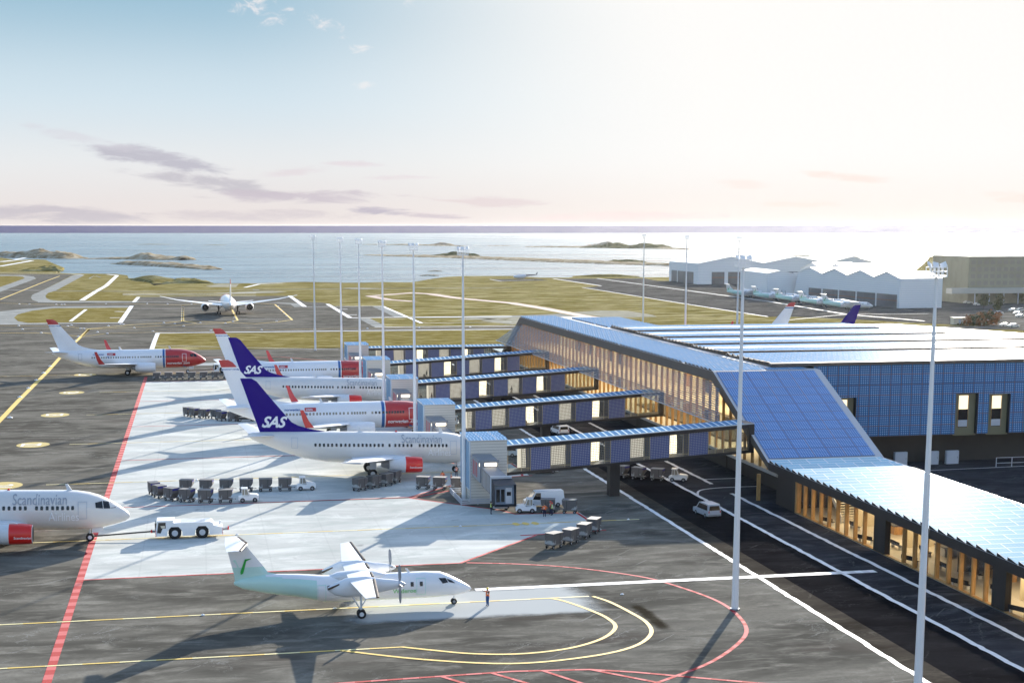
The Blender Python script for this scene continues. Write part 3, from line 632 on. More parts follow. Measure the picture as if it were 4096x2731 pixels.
for (x, y), lb in [((36.3, 492.4), 'tall white floodlight mast standing on the apron beyond the farthest jetway tower'), ((36.2, 399), 'tall white floodlight mast beside the farthest jetway tower'),
                   ((36.2, 352.8), 'tall white floodlight mast beside the fourth jetway tower from the front'), ((36.2, 307.4), 'tall white floodlight mast beside the middle jetway tower'),
                   ((36.2, 262), 'tall white floodlight mast beside the second jetway tower, nose of a red airliner behind it'), ((36.9, 216.2), 'tall white floodlight mast in front of the nearest jetway tower'),
                   ((53.4, 146.9), 'tall white floodlight mast whose foot stands on the curved red line near the road'), ((58.6, 116), 'nearest and tallest-looking floodlight mast, foot below the picture edge, crossing the low solar roof'),
                   (P(2577, 938, 36)[:2], 'white floodlight mast behind the far corner of the solar roof, leftmost of three there'), (P(2748, 943, 36)[:2], 'white floodlight mast behind the solar roof, middle of three there'), (P(2957, 948, 36)[:2], 'white floodlight mast behind the solar roof, close beside the head of a nearer mast')]:
    place(pm, u, (x, y, 0), 0, lb, 'floodlight masts of the airport')
# ---------------------------------------------------------------- aircraft
def interp(st, x):
    st = sorted(st)
    if x <= st[0][0]: return st[0][1:]
    for a, b in zip(st, st[1:]):
        if a[0] <= x <= b[0]:
            t = (x-a[0])/(b[0]-a[0]); return tuple(p*(1-t)+q*t for p, q in zip(a[1:], b[1:]))
    return st[-1][1:]
def side(st, x, z, s=-1, off=.03):
    zc, ry, rz = interp(st, x); k = max(-1, min(1, (z-zc)/rz)); return (x, s*(ry*sqrt(max(.0004, 1-k*k))+off), z)
def patch(mb, st, poly, s=-1, off=.03, mi=0):
    if len(poly) == 4 and max(abs(poly[0][0]-poly[2][0]), abs(poly[0][1]-poly[2][1])) > .5:
        n = 6; q = []
        for i in range(n+1):
            for j in range(n+1):
                u_, v_ = i/n, j/n; x, z = [(poly[0][k]*(1-u_)+poly[1][k]*u_)*(1-v_)+(poly[3][k]*(1-u_)+poly[2][k]*u_)*v_ for k in (0, 1)]; q.append(side(st, x, z, s, off+.02))
        fs = [(i*(n+1)+j, (i+1)*(n+1)+j, (i+1)*(n+1)+j+1, i*(n+1)+j+1) for i in range(n) for j in range(n)]
        mb.add(q, fs, mi); return
    f = list(range(len(poly))); mb.add([side(st, x, z, s, off) for x, z in poly], [f if s < 0 else f[::-1]], mi)
def wraptext(mb, st, txt, size, x0, z0, s=-1, mi=0, off=.07, **k):
    vs, fs = textmb(txt, size, **k); mb.add([side(st, x0+v[0], z0+v[1], s, off) for v in vs], fs, mi)
def fuselage(mb, st, n=32, mi=0, cuts=()):
    xs = sorted(set([q[0] for q in st]+list(cuts))); full = []
    for a, b in zip(xs, xs[1:]):
        k = max(1, int((b-a)/1.4)); full += [a+(b-a)*i/k for i in range(k)]
    full.append(xs[-1]); rings = []
    for x in full:
        zc, ry, rz = interp(st, x); rings.append([(x, ry*cos(2*pi*k/n), zc+rz*sin(2*pi*k/n)) for k in range(n)])
    def m(i, k):
        xm = (full[i]+full[i+1])/2; zc, ry, rz = interp(st, xm); return mi(xm, zc+rz*sin(2*pi*(k+.5)/n))
    mb.loft(rings, m if callable(mi) else mi)
def wing(mb, secs, mi=0):      # (y, xLE, xTE, z, thick)
    R = []
    for y, a, b, z, t in secs:
        c = a-b; R.append([(a, y, z), (a-c*.12, y, z+t*.5), (a-c*.4, y, z+t*.55), (a-c*.75, y, z+t*.25), (b, y, z), (b+c*.25, y, z-t*.15), (b+c*.6, y, z-t*.4), (a-c*.1, y, z-t*.4)])
    mb.loft(R, mi)
def wheel(name, x, y, z, r, w, par, tf=None):
    mb = MB(); mb.loft([[(x+q*cos(2*pi*k/18), yy, z+q*sin(2*pi*k/18)) for k in range(18)] for yy, q in ((y-w/2, r*.6), (y-w/2, r*.9), (y-w/3, r), (y+w/3, r), (y+w/2, r*.9), (y+w/2, r*.6))])
    o = mb.build(name, BLACK, par, smooth=40)
    mb = MB(); mb.cyl((x, y-w/2-.02, z), (x, y+w/2+.02, z), r*.5, n=12); mb.build('hub', WHITED if r > .4 else GREY, o)
    return o
def airliner(name, label, kind, loc, rz, nose=20.5, lift=0., pitch=0., group=None, gearless=False):
    sas = kind == 'sas'
    t = thing(name, label, 'airliner', loc, rz, group)
    T = Matrix.Translation((0, 0, lift)) @ Matrix.Rotation(pitch, 4, 'Y')
    N = nose
    st = [(-19.3, 5.95, .12, .22), (-18.4, 5.75, .45, .6), (-17, 5.5, .8, .95), (-14, 4.97, 1.4, 1.58), (-10.5, 4.45, 2.0, 2.13), (-7, 4.18, 2.35, 2.4), (-4, 4.1, 2.42, 2.5), (N-8, 4.1, 2.42, 2.5), (N-6.4, 4.08, 2.40, 2.45), (N-5, 4.0, 2.25, 2.32), (N-3.8, 3.9, 2.0, 2.08), (N-2.6, 3.75, 1.65, 1.68), (N-1.4, 3.55, 1.15, 1.15), (N-.6, 3.4, .72, .72), (N-.15, 3.33, .34, .34), (N, 3.3, .03, .03)]
    mb = MB()
    if sas: fuselage(mb, st, mi=0); body = mb.build('fuselage', [SILV], t, 50, T)
    else:
        fuselage(mb, st, cuts=(9.2, 9.75, 9.95), mi=lambda x, z: 1 if x > 9.95 else 2 if 9.2 < x < 9.75 else 0); body = mb.build('fuselage', [WHITE, REDN, BLUES], t, 50, T)
    for s in (-1, 1):
        mb = MB(); sh = [[(-4.05, 4.65), (-4.15, 5.25), (-3.35, 5.4), (-3.2, 4.55)], [(-3.1, 4.53), (-3.25, 5.4), (-2.55, 5.25), (-2.35, 4.5)], [(-2.25, 4.5), (-2.45, 5.2), (-1.95, 4.95), (-1.7, 4.5)]]
        for q in sh: patch(mb, st, [(N+x, z) for x, z in q], s)
        mb.build('cockpit_window', DARKW, body, tf=T)
    # cabin windows: one mesh shared by every copy
    zw = 4.72
    if sas: xs = [-8.9+(x-530)*.01793 for x in (530, 567, 603, 639, 674, 712, 752, 790, 825, 865, 904, 940, 975, 1009, 1045, 1081, 1117, 1177, 1229, 1264, 1300, 1337, 1371, 1445, 1479, 1515, 1551, 1583, 1617, 1652, 1684)]
    else: xs = [-9.0+(x-830)*.02896 for x in (830, 850, 872, 893, 915, 935, 955, 976, 998, 1020, 1043, 1063, 1085, 1105, 1125, 1147, 1165, 1190, 1213, 1240, 1265, 1283, 1300, 1318, 1335, 1352, 1397, 1420, 1443, 1468, 1490, 1508, 1526, 1544, 1562, 1580, 1597)]
    pr = []
    for i, x in enumerate(xs):
        w_, h_ = (.34, .5) if sas else (.36, .46)
        for s in (-1, 1):
            if s > 0 and i % 3: continue
            mb = MB(); patch(mb, st, [(x-w_/2, zw-h_*.3), (x-w_/3, zw-h_/2), (x+w_/3, zw-h_/2), (x+w_/2, zw-h_*.3), (x+w_/2, zw+h_*.3), (x+w_/3, zw+h_/2), (x-w_/3, zw+h_/2), (x-w_/2, zw+h_*.3)], s)
            mb.build('cabin_window', DARKW if (sas or x > 8) else TINTW, body, tf=T)
    def outline(x0, x1, z0, z1, m, nm='cabin_door'):
        mb = MB(); e = .09
        for a, b, c_, d_ in ((x0, x1, z1-e, z1), (x0, x1, z0, z0+e), (x0, x0+e, z0, z1), (x1-e, x1, z0, z1)):
            nz = 6 if d_-c_ > 1 else 1
            for k in range(nz):
                u0 = c_+(d_-c_)*k/nz; u1 = c_+(d_-c_)*(k+1)/nz; patch(mb, st, [(a, u0), (b, u0), (b, u1), (a, u1)], -1, .035)
        mb.build(nm, m, body, tf=T)
    outline(N-6.2, N-5.1, 3.3, 5.45, WHITE if not sas else LGREY); outline(-12.6, -11.6, 4.1, 5.8, LGREY)
    for x in (-2, 11.):
        mb = MB(); zc, ry, rz_ = interp(st, x); mb.prism([(x, zc+rz_-.1), (x+.6, zc+rz_-.1), (x+.1, zc+rz_+.75), (x-.25, zc+rz_+.75)], -.05, .05); mb.build('antenna', WHITED, body, tf=T)
    if sas:
        mb = MB(); mb.cyl((4, 0, 6.55), (4, 0, 6.8), .22, .1); mb.build('beacon_light', REDE, body, tf=T)
        mb = MB(); wraptext(mb, st, 'Scandinavian', 1.75, 4.6, 5.0+.12, space=1.0, sx=.74); mb.build('lettering', TXTG, body, tf=T)
        mb = MB(); wraptext(mb, st, 'Airlines', 1.6, 8.9, 3.1, sx=.74); mb.build('lettering', TXTW, body, tf=T)
    else:
        mb = MB(); wraptext(mb, st, 'norwegian .com', .98, 10.35, 2.65, bold=.02, sx=.93); mb.build('lettering', TXTW, body, tf=T)
        mb = MB(); wraptext(mb, st, 'norwegian', .62, -8.8, 5.35, bold=.012, sx=1.1); mb.build('lettering', BLUES, body, tf=T)
        mb = MB(); patch(mb, st, [(-5.1, 5.2), (-3.0, 5.2), (-3.0, 5.85), (-5.1, 5.85)]); b_ = mb.build('logo_box', REDN, body, tf=T)
        mb = MB(); wraptext(mb, st, '.com', .62, -5.0, 5.35, bold=.012, sx=1.1, off=.1); mb.build('lettering', TXTW, body, tf=T)
        mb = MB()
        for cx, cz, sc in ((N-4.6, 2.35, 1.5), (-4.2, 5.05, .9)):
            a = [(cx+sc*cos(q), cz+sc*.42*sin(q)) for q in [pi*.95+k*.17 for k in range(10)]]
            for i in range(9):
                w0 = .12*sc*sin((i+.2)/9.4*pi); w1 = .12*sc*sin((i+1.2)/9.4*pi)
                patch(mb, st, [(a[i][0], a[i][1]-w0), (a[i+1][0], a[i+1][1]-w1), (a[i+1][0], a[i+1][1]+w1), (a[i][0], a[i][1]+w0)], -1, .09)
        mb.build('swoosh_emblem', BLUES, body, tf=T)
    # fin
    lv = [(6.1, -17.3, -5.5, .5), (6.62, -17.5, -7.4, .5), (6.95, -17.65, -9.6, .46), (7.45, -17.8, -11.4, .42), (8.0, -18.0, -12.5, .4), (11.2, -19.2, -15.3, .3), (12.9, -19.8, -16.75, .25), (13.15, -19.9, -16.95, .25), (13.45, -20.0, -17.2, .24), (14.35, -20.35, -17.95, .2), (14.8, -20.5, -18.75, .12)]
    R = []
    for z, te, le, th in lv:
        c = le-te; R.append([(le, 0, z), (le-c*.15, -th/2, z), (te+c*.4, -th/2, z), (te, 0, z), (te+c*.4, th/2, z), (le-c*.15, th/2, z)])
    mb = MB()
    mb.loft(R, (lambda i, k: 0) if sas else (lambda i, k: 1 if i >= 8 else 2 if i == 6 or i == 7 and False else 0))
    fin = mb.build('tail_fin', [INDIGO] if sas else [WHITE, REDN, BLUES], t, 30, T)
    if sas:
        mb = MB(); vs, fs = textmb('SAS', 2.35, .38, .075, .95, .98); mb.add([(-17.2+v[0], -.26-.0*v[1], 7.25+v[1]) for v in vs], fs); mb.build('lettering', TXTW, fin, tf=T)
        mb = MB(); mb.add([(-12.9-v[0]+.0, .26, 7.25+v[1]) for v in vs], fs); mb.build('lettering', TXTW, fin, tf=T)
    else:
        mb = MB(); vs, fs = textmb('www.norwegian.com', .30, 0, .01, 1, 1.0); mb.add([(-19.7+v[0], -.15, 12.93+v[1]) for v in vs], fs); mb.build('lettering', TXTW, fin, tf=T)
    for s in (-1, 1):
        mb = MB(); wing(mb, [(s*.5, -14.9, -18.9, 5.95, .4), (s*7.8, -18.9, -20.6, 6.75, .16)]); mb.build('tailplane', WHITE if not sas else WHITED, t, 30, T)
        hs = 20.4 if not sas else 18.0
        f = lambda y: 2.75+(y-2.0)*.095
        xl = lambda y: 6.4-(y-2)*.74 if y < 6.6 else 3.0-(y-6.6)*.56
        xt = lambda y: -3.4 if y < 6.6 else -3.4-(y-6.6)*.205
        mb = MB(); wing(mb, [(s*y, xl(y), xt(y), f(y), th) for y, th in ((1.6, .9), (6.6, .55), (hs, .16))]); w_ = mb.build('wing', WHITE if not sas else WHITED, t, 30, T)
        if not sas:
            y = hs; mb = MB(); mb.loft([[(xl(y), s*y, f(y)), (xl(y)-.8, s*(y+.06), f(y)), (xt(y), s*y, f(y)), (xl(y)-.8, s*(y-.06), f(y))], [(xl(y)-.9, s*(y+.35), f(y)+1.2), (xl(y)-1.4, s*(y+.4), f(y)+1.2), (xt(y)-.45, s*(y+.35), f(y)+1.2), (xl(y)-1.4, s*(y+.28), f(y)+1.2)], [(xt(y)-.35, s*(y+.7), f(y)+3.2), (xt(y)-.6, s*(y+.74), f(y)+3.2), (xt(y)-.95, s*(y+.7), f(y)+3.2), (xt(y)-.6, s*(y+.66), f(y)+3.2)]])
            mb.build('winglet', REDN, w_, 30, T)
        for yy in (4.6, 9.5, 13.5):
            mb = MB(); wing(mb, [(s*(yy-.2), xt(yy)+2.2, xt(yy)-1.2, f(yy)-.25, .45), (s*(yy+.2), xt(yy)+2.2, xt(yy)-1.2, f(yy)-.25, .45)]); mb.build('flap_fairing', WHITED, w_, 30, T)
        ey, ez = s*6.1, 2.2
        prof = [(7.4, 1.02), (7.35, 1.15), (7.1, 1.24), (6.2, 1.31), (4.75, 1.33), (4.7, 1.33), (3.6, 1.27), (2.2, 1.05)]
        mb = MB(); mb.loft([[(x, ey+r*cos(2*pi*k/28), ez+r*sin(2*pi*k/28)*(1 if sin(2*pi*k/28) > 0 else .93)) for k in range(28)] for x, r in prof], lambda i, k: (1 if (i < 5 and i > 0) else 0) if sas else 0)
        e = mb.build('engine', [WHITED if sas else WHITE, REDE], t, 35, T)
        mb = MB(); mb.cyl((7.405, ey, ez), (7.42, ey, ez), .96, n=24); mb.build('fan', DGREY, e, tf=T)
        mb = MB(); mb.cyl((2.2, ey, ez), (1.0, ey, ez), .7, .3, n=18); mb.build('exhaust_cone', GREY, e, tf=T)
        mb = MB(); mb.prism([(6.2, ez+1.1), (5.2, ez+1.5), (1.5, f(6.1)+.1), (-1, f(6.1)-.2), (2.2, ez+.9)], ey-.18, ey+.18); mb.build('pylon', WHITED, e, tf=T)
        if sas and s < 0:
            vs, fs = textmb('Scandinavian', .42, 0, .006); mb = MB()
            for_ = [(5.3+v[0]*.95, ey-sqrt(max(.1, 1.33**2-(v[1]-.35)**2))-.03, ez-.35+v[1]) for v in vs]; mb.add(for_, fs); mb.build('lettering', TXTW, e, tf=T)
        # main gear
        mb = MB(); top = 2.6+lift; mb.cyl((0, s*3.1, top), (0, s*3.1, .75), .2, .16, 10); mb.cyl((.9, s*2.5, top), (0, s*3.1, 1.1), .1, .1, 8); mb.box(-.45, .6, s*3.62-.04, s*3.62+.04, 1.4, 2.3+lift); g = mb.build('main_gear_strut', WHITED, t)
        for k in (-.42, .42): wheel('wheel', 0, s*3.1+k, .72, .72, .38, g)
    mb = MB(); L = N-4.9; ztop = 1.9+lift-pitch*L
    mb.cyl((L, 0, ztop), (L, 0, .5), .13, .11, 10); mb.box(L+.3, L+1.6, -.55, -.48, ztop-.65, ztop-.05); mb.box(L+.3, L+1.6, .48, .55, ztop-.65, ztop-.05); g = mb.build('nose_gear_strut', WHITED, t)
    for k in (-.27, .27): wheel('wheel', L, k, .5, .5, .26, g)
    return t
G37 = None
airliner('airliner', 'white twin-jet with coral red nose and winglets, parked alone at far left', 'nor', (-18.8, 422.5, 0), 0, 20.5)
airliner('airliner', 'white twin-jet with coral red nose at the farthest gate, behind the rear indigo tail', 'nor', (23.9, 376.9, 0), 0, 20.5)
airliner('airliner', 'silver twin-jet with indigo tail fin, the farther of the two at the gates', 'sas', (26.1, 332, 0), 0, 18.6, .32, radians(1.8))
airliner('airliner', 'white twin-jet with coral red nose at the middle gate between the two indigo tails', 'nor', (23.9, 287, 0), 0, 20.5)
airliner('airliner', 'silver twin-jet with indigo tail fin and scarlet engines at the nearest gate', 'sas', (26.1, 241.5, 0), 0, 18.6, .32, radians(1.8))
airliner('airliner', 'silver twin-jet half cut by the left edge, nose wheel hitched to a tow bar', 'sas', (-27.9, 196.4, 0), 0, 18.6, .32, radians(1.8))
airliner('airliner', 'airliner behind the solar roof showing only its white fin with red tip', 'nor', (P(3183, 1208, 14.9)[0]-20.5, P(3183, 1208, 14.9)[1], 0), pi)
airliner('airliner', 'airliner behind the solar roof showing only its violet fin', 'sas', (P(3450, 1220, 15.6)[0]-20.5, P(3450, 1220, 15.6)[1], 0), pi, 18.6, .32, radians(1.8))
# wide-body seen from behind on the taxiway
def widebody():
    t = thing('widebody_airliner', 'white wide-body twin-jet seen from behind on the far taxiway, long raised wings', 'airliner', (13.4, 705, 0), radians(91.5))
    st = [(-30, 5.6, .15, .2), (-27, 5.4, .8, .9), (-20, 5.2, 1.9, 2.0), (-12, 5.2, 2.9, 2.95), (18, 5.2, 3.0, 3.1), (23, 5.1, 2.7, 2.8), (26, 4.8, 2.0, 2.0), (29, 4.4, .1, .1)]
    mb = MB(); fuselage(mb, st, mi=lambda x, z: 1 if x > 12 else 0); mb.build('fuselage', [WHITE, REDN], t, 50)
    mb = MB(); mb.loft([[(a, 0, z), ((a+b)/2, -th, z), (b, 0, z), ((a+b)/2, th, z)] for z, a, b, th in ((7.2, -17, -27, .35), (14.4, -25.0, -29.6, .25), (14.5, -25.1, -29.6, .25), (16.6, -26.3, -30, .15))], lambda i, k: 1 if i == 2 else 0); mb.build('tail_fin', [WHITE, REDN], t, 30)
    for s in (-1, 1):
        mb = MB(); wing(mb, [(s*.6, -21, -26.5, 6.2, .5), (s*9.5, -27, -29, 7.4, .2)]); mb.build('tailplane', WHITE, t, 30)
        mb = MB(); wing(mb, [(s*2.5, 9, -4, 4.0, 1.3), (s*10, 3, -4.2, 5.0, .8), (s*22, -5, -8.5, 6.9, .35), (s*29.8, -12, -13.6, 8.9, .12)]); mb.build('wing', WHITE, t, 30)
        mb = MB(); mb.loft([[(x, s*9.9+r*cos(2*pi*k/24), 2.9+r*sin(2*pi*k/24)) for k in range(24)] for x, r in ((10.5, 1.6), (9.5, 1.85), (6.5, 1.85), (4.5, 1.55))]); e = mb.build('engine', WHITE, t, 35)
        mb = MB(); mb.cyl((4.49, s*9.9, 2.9), (4.42, s*9.9, 2.9), 1.42, n=24); mb.cyl((4.5, s*9.9, 2.9), (2.9, s*9.9, 2.9), .6, .15, n=16); mb.build('exhaust', DGREY, e)
        mb = MB(); mb.cyl((0, s*4.2, 4.2), (0, s*4.2, 1.0), .28, n=8); mb.cyl((0, s*2.8, 3.6), (0, s*4.2, 2.2), .12, n=8); mb.cyl((0, s*5.2, 4.2), (0, s*4.2, 2.2), .12, n=8); g = mb.build('main_gear_strut', DGREY, t)
        for a in (-.75, .75):
            for k in (-.65, .65): wheel('wheel', a, s*4.2+k, .68, .68, .5, g)
    mb = MB(); mb.cyl((22.5, 0, 2.6), (22.5, 0, .6), .15, n=8); g = mb.build('nose_gear_strut', WHITED, t)
    for k in (-.35, .35): wheel('wheel', 22.5, k, .5, .5, .3, g)
widebody()
# turboprop
def turboprop(label):
    t = thing('turboprop_airliner', label, 'turboprop')
    st = [(-12.5, 3.25, .08, .15), (-11.6, 3.2, .42, .55), (-9.3, 3.1, .75, 1.0), (-6, 2.75, 1.12, 1.2), (-3.5, 2.32, 1.33, 1.38), (-2, 2.25, 1.35, 1.38), (7.0, 2.27, 1.35, 1.38), (8.6, 2.25, 1.3, 1.32), (9.5, 2.1, 1.15, 1.12), (10.5, 1.85, .85, .82), (11.3, 1.68, .5, .5), (11.8, 1.6, .22, .24), (11.95, 1.57, .04, .05)]
    mb = MB(); fuselage(mb, st, n=40, cuts=(-4.2,), mi=lambda x, z: 1 if (x < -4.2 and z < 3.4+(-4.2-x)*.1) else 2 if z < 1.06 and x < 10 else 0); body = mb.build('fuselage', [WHITE, GREENP, M('pale_green_line', (.55, .78, .55), .4)], t, 50)
    for s in (-1, 1):
        mb = MB()
        for q in ([(8.35, 3.12), (8.75, 2.55), (9.35, 2.62), (9.1, 3.05)], [(9.2, 3.0), (9.45, 2.64), (10.15, 2.42), (9.75, 2.75)]): patch(mb, st, q, s, .02)
        mb.build('cockpit_window', DARKW, body)
        for x in (-3.0, -1.85, 4.0, 4.55, 5.55, 6.5):
            mb = MB(); patch(mb, st, [(x-.15, 2.4), (x+.15, 2.4), (x+.17, 2.6), (x+.15, 2.86), (x-.15, 2.86), (x-.17, 2.6)], s, .02); mb.build('cabin_window', DARKW, body)
    for x0, x1, z0, z1 in ((6.0, 6.95, 1.45, 3.2), (-4.15, -3.3, 1.15, 2.95)):
        mb = MB(); e = .05
        for a, b, c_, d_ in ((x0, x1, z1-e, z1), (x0, x1, z0, z0+e), (x0, x0+e, z0, z1), (x1-e, x1, z0, z1)):
            nz = 6 if d_-c_ > 1 else 1
            for k in range(nz):
                u0 = c_+(d_-c_)*k/nz; u1 = c_+(d_-c_)*(k+1)/nz; patch(mb, st, [(a, u0), (b, u0), (b, u1), (a, u1)], -1, .02)
        mb.build('cabin_door', GREENP, body)
    mb = MB(); wraptext(mb, st, 'Wideroe', .66, 3.55, 1.75, off=.035, bold=.008); mb.build('lettering', M('leaf_green_lettering', (.22, .60, .22), .5), body)
    mb = MB(); fuselage(mb, [(-3.2, 3.45, .1, .1), (-2, 3.5, .9, .45), (0, 3.55, 1.15, .62), (1.6, 3.55, 1.1, .55), (2.8, 3.45, .6, .3), (3.4, 3.4, .1, .1)], n=24); mb.build('wing_fairing', WHITED, body, 50)
    mb = MB(); mb.prism([(5.3, 3.55), (5.6, 3.55), (5.2, 4.05), (5.0, 4.05)], -.03, .03); mb.build('antenna', WHITED, body)
    mb = MB(); mb.loft([[(le, 0, z), ((le*.8+te*.2), -th, z), ((le+te*3)/4, -th*.6, z), (te, 0, z), ((le+te*3)/4, th*.6, z), ((le*.8+te*.2), th, z)] for z, le, te, th in ((3.0, -6.0, -12.4, .2), (4.05, -8.2, -12.45, .19), (4.3, -9.1, -12.5, .18), (4.9, -9.5, -12.65, .16), (7.25, -11.3, -13.2, .12))], lambda i, k: 1 if i < 3 else 0); fin = mb.build('tail_fin', [WHITE, GREENP], t, 35)
    mb = MB(); mb.prism([(-11.15, 5.85), (-11.75, 4.5), (-11.85, 4.5), (-11.5, 5.35), (-11.55, 5.8)][0:5], -.21, -.19)
    mb.add([(x, -.2, z) for x, z in [(-11.75, 4.3), (-11.25, 5.75), (-10.75, 5.85), (-10.95, 5.65), (-11.2, 5.6), (-11.62, 4.3)]], [(0, 5, 4, 1), (1, 4, 3, 2)]); mb = MB()
    mb.add([(x, -.19, z) for x, z in [(-11.8, 4.15), (-11.55, 4.3), (-11.2, 5.55), (-10.65, 5.8), (-11.35, 5.75), (-11.85, 4.4)]], [(0, 1, 2, 4, 5), (2, 3, 4)]); mb.build('emblem', GREEND, fin)
    mb = MB(); mb.add([(x, -.19, z) for x, z in [(-11.8, 4.15), (-11.85, 4.6), (-12.3, 5.75), (-12.55, 5.65), (-12.25, 5.3)]], [(0, 1, 2, 3, 4)]); mb.build('emblem', GREENP, fin)
    for s in (-1, 1):
        mb = MB(); wing(mb, [(0, -11.15, -13.3, 7.3, .25), (s*3.7, -11.9, -13.2, 7.3, .12)]); tp = mb.build('tailplane', WHITE, t, 30)
        mb = MB(); wing(mb, [(s*.3, -11.0, -11.55, 7.32, .18), (s*3.6, -11.75, -12.15, 7.32, .12)]); mb.build('deicing_boot', BOOT, tp, 30)
        mb = MB(); wing(mb, [(0, 1.4, -1.15, 3.85, .42), (s*4.5, 1.35, -1.15, 3.92, .36), (s*13.1, .75, -.5, 4.25, .16)]); w_ = mb.build('wing', WHITE, t, 30)
        mb = MB()
        for y0, y1 in ((1.2, 3.1), (4.7, 13.2)):
            g = lambda y: (1.4-.05*y/4.5 if y < 4.5 else 1.35-(y-4.5)*.07); zz = lambda y: 3.86+.03*y
            wing(mb, [(s*y0, g(y0)+.07, g(y0)-.34, zz(y0)+.06, .3), (s*y1, g(y1)+.06, g(y1)-.3, zz(y1)+.06, .22 if y1 < 5 else .14)])
        mb.build('deicing_boot', BOOT, w_, 30)
        ey = s*3.9; ns = [(-3.3, 3.15, .12, .2), (-2.6, 3.1, .4, .62), (-1.5, 3.2, .62, 1.0), (.5, 3.3, .66, 1.02), (2.2, 3.28, .55, .68), (3.3, 3.32, .5, .52), (3.75, 3.32, .4, .42)]
        mb = MB(); fuselage(mb, ns, n=20)
        mb.v = [(x, y+ey, z) for x, y, z in mb.v]; nc = mb.build('engine_nacelle', WHITE, t, 40)
        mb = MB(); mb.loft([[(x, ey+r*cos(2*pi*k/16), 3.32+r*sin(2*pi*k/16)) for k in range(16)] for x, r in ((3.76, .36), (4.1, .3), (4.4, .17), (4.55, .02))]); pr_ = mb.build('propeller_spinner', LGREY, t, 40)
        for a in range(4):
            an = a*pi/2+(.1 if s < 0 else .25); mb = MB(); L_ = 1.95
            dy, dz = sin(an), cos(an)
            mb.loft([[(3.95+w*.9, ey+dy*r-dz*w*.5, 3.32+dz*r+dy*w*.5), (4.0, ey+dy*r, 3.32+dz*r), (3.95-w*.9, ey+dy*r+dz*w*.5, 3.32+dz*r-dy*w*.5), (3.9, ey+dy*r, 3.32+dz*r)] for r, w in ((.2, .08), (.7, .16), (1.4, .17), (L_-.1, .11), (L_, .04))]); mb.build('propeller_blade', GREY, pr_, 40)
        mb = MB(); mb.prism([(-3.35, 3.25), (-2.2, 3.72), (-2.2, 3.6), (-3.3, 3.1)], ey-.42, ey+.42); mb.build('exhaust_slot', BOOT, nc)
        mb = MB(); mb.cyl((0, ey, 2.6), (0, ey, .5), .13, .11, 10); mb.cyl((-1.0, ey, 2.5), (-.1, ey, .9), .07, .07, 8); mb.cyl((.9, ey, 2.6), (.1, ey, 1.3), .06, .06, 8); g_ = mb.build('main_gear_strut', WHITED, t)
        for k in (-.28, .28): wheel('wheel', 0, ey+k, .46, .46, .28, g_)
    mb = MB(); mb.cyl((10.1, 0, 1.3), (10.1, 0, .3), .07, .07, 8); g_ = mb.build('nose_gear_strut', WHITED, t)
    for k in (-.16, .16): wheel('wheel', 10.1, k, .31, .31, .16, g_)
    return t
u = [0]; tp = turboprop('x')
place(tp, u, (15.2, 154.9, 0), 0, 'white turboprop with mint green rear fuselage in the foreground, facing a marshaller')
far = [((3291, 1176), 'nearest of the five mint-tailed turboprops parked by the hangars'), ((3197, 1166), 'second of the five mint-tailed turboprops by the hangars'), ((3101, 1155), 'third and middle of the five mint-tailed turboprops by the hangars'), ((3012, 1145.5), 'fourth of the five mint-tailed turboprops by the hangars'), ((2907, 1136), 'last and farthest of the five mint-tailed turboprops by the hangars')]
for p, lb in far:
    x, y, z = P(*p, 7.35); place(tp, u, (x+12.6, y-1.5, 0), radians(-8), lb, 'turboprops parked in a row at the hangars')
# helicopter
hx, hy, _ = P(2090, 1117)
t = thing('helicopter', 'small pale helicopter with dark blue tail boom on the far helipad', 'helicopter', (hx, hy, 0), 0)
mb = MB(); fuselage(mb, [(-5, 2.0, .1, .1), (-4, 1.9, 1.0, .8), (-1, 2.0, 1.5, 1.4), (3, 2.2, 1.4, 1.5), (5, 2.5, .6, .8)], n=16); mb.v = [(x-2, y, z) for x, y, z in mb.v]; mb.build('cabin', WHITED, t, 50)
mb = MB(); mb.cyl((2.6, 0, 2.8), (10.5, 0, 3.3), .6, .2); mb.prism([(10, 3.2), (11, 3.2), (11.6, 5.2), (11, 5.2)], -.1, .1); mb.box(8.8, 9.6, -1, 1, 3.1, 3.2); mb.build('tail_boom', NAVY, t, 40)
mb = MB(); mb.cyl((-1.5, 0, 3.3), (-1.5, 0, 4.1), .15); mb.box(-7, 4, -.12, .12, 4.1, 4.16); mb.build('main_rotor', GREY, t)
for s in (-1, 1):
    mb = MB(); mb.cyl((-5, s*1.2, .1), (1.5, s*1.2, .1), .08); mb.cyl((-3.5, s*1.2, .1), (-3.5, s*.8, 1), .06); mb.cyl((0, s*1.2, .1), (0, s*.8, 1), .06); mb.build('landing_skid', GREY, t)
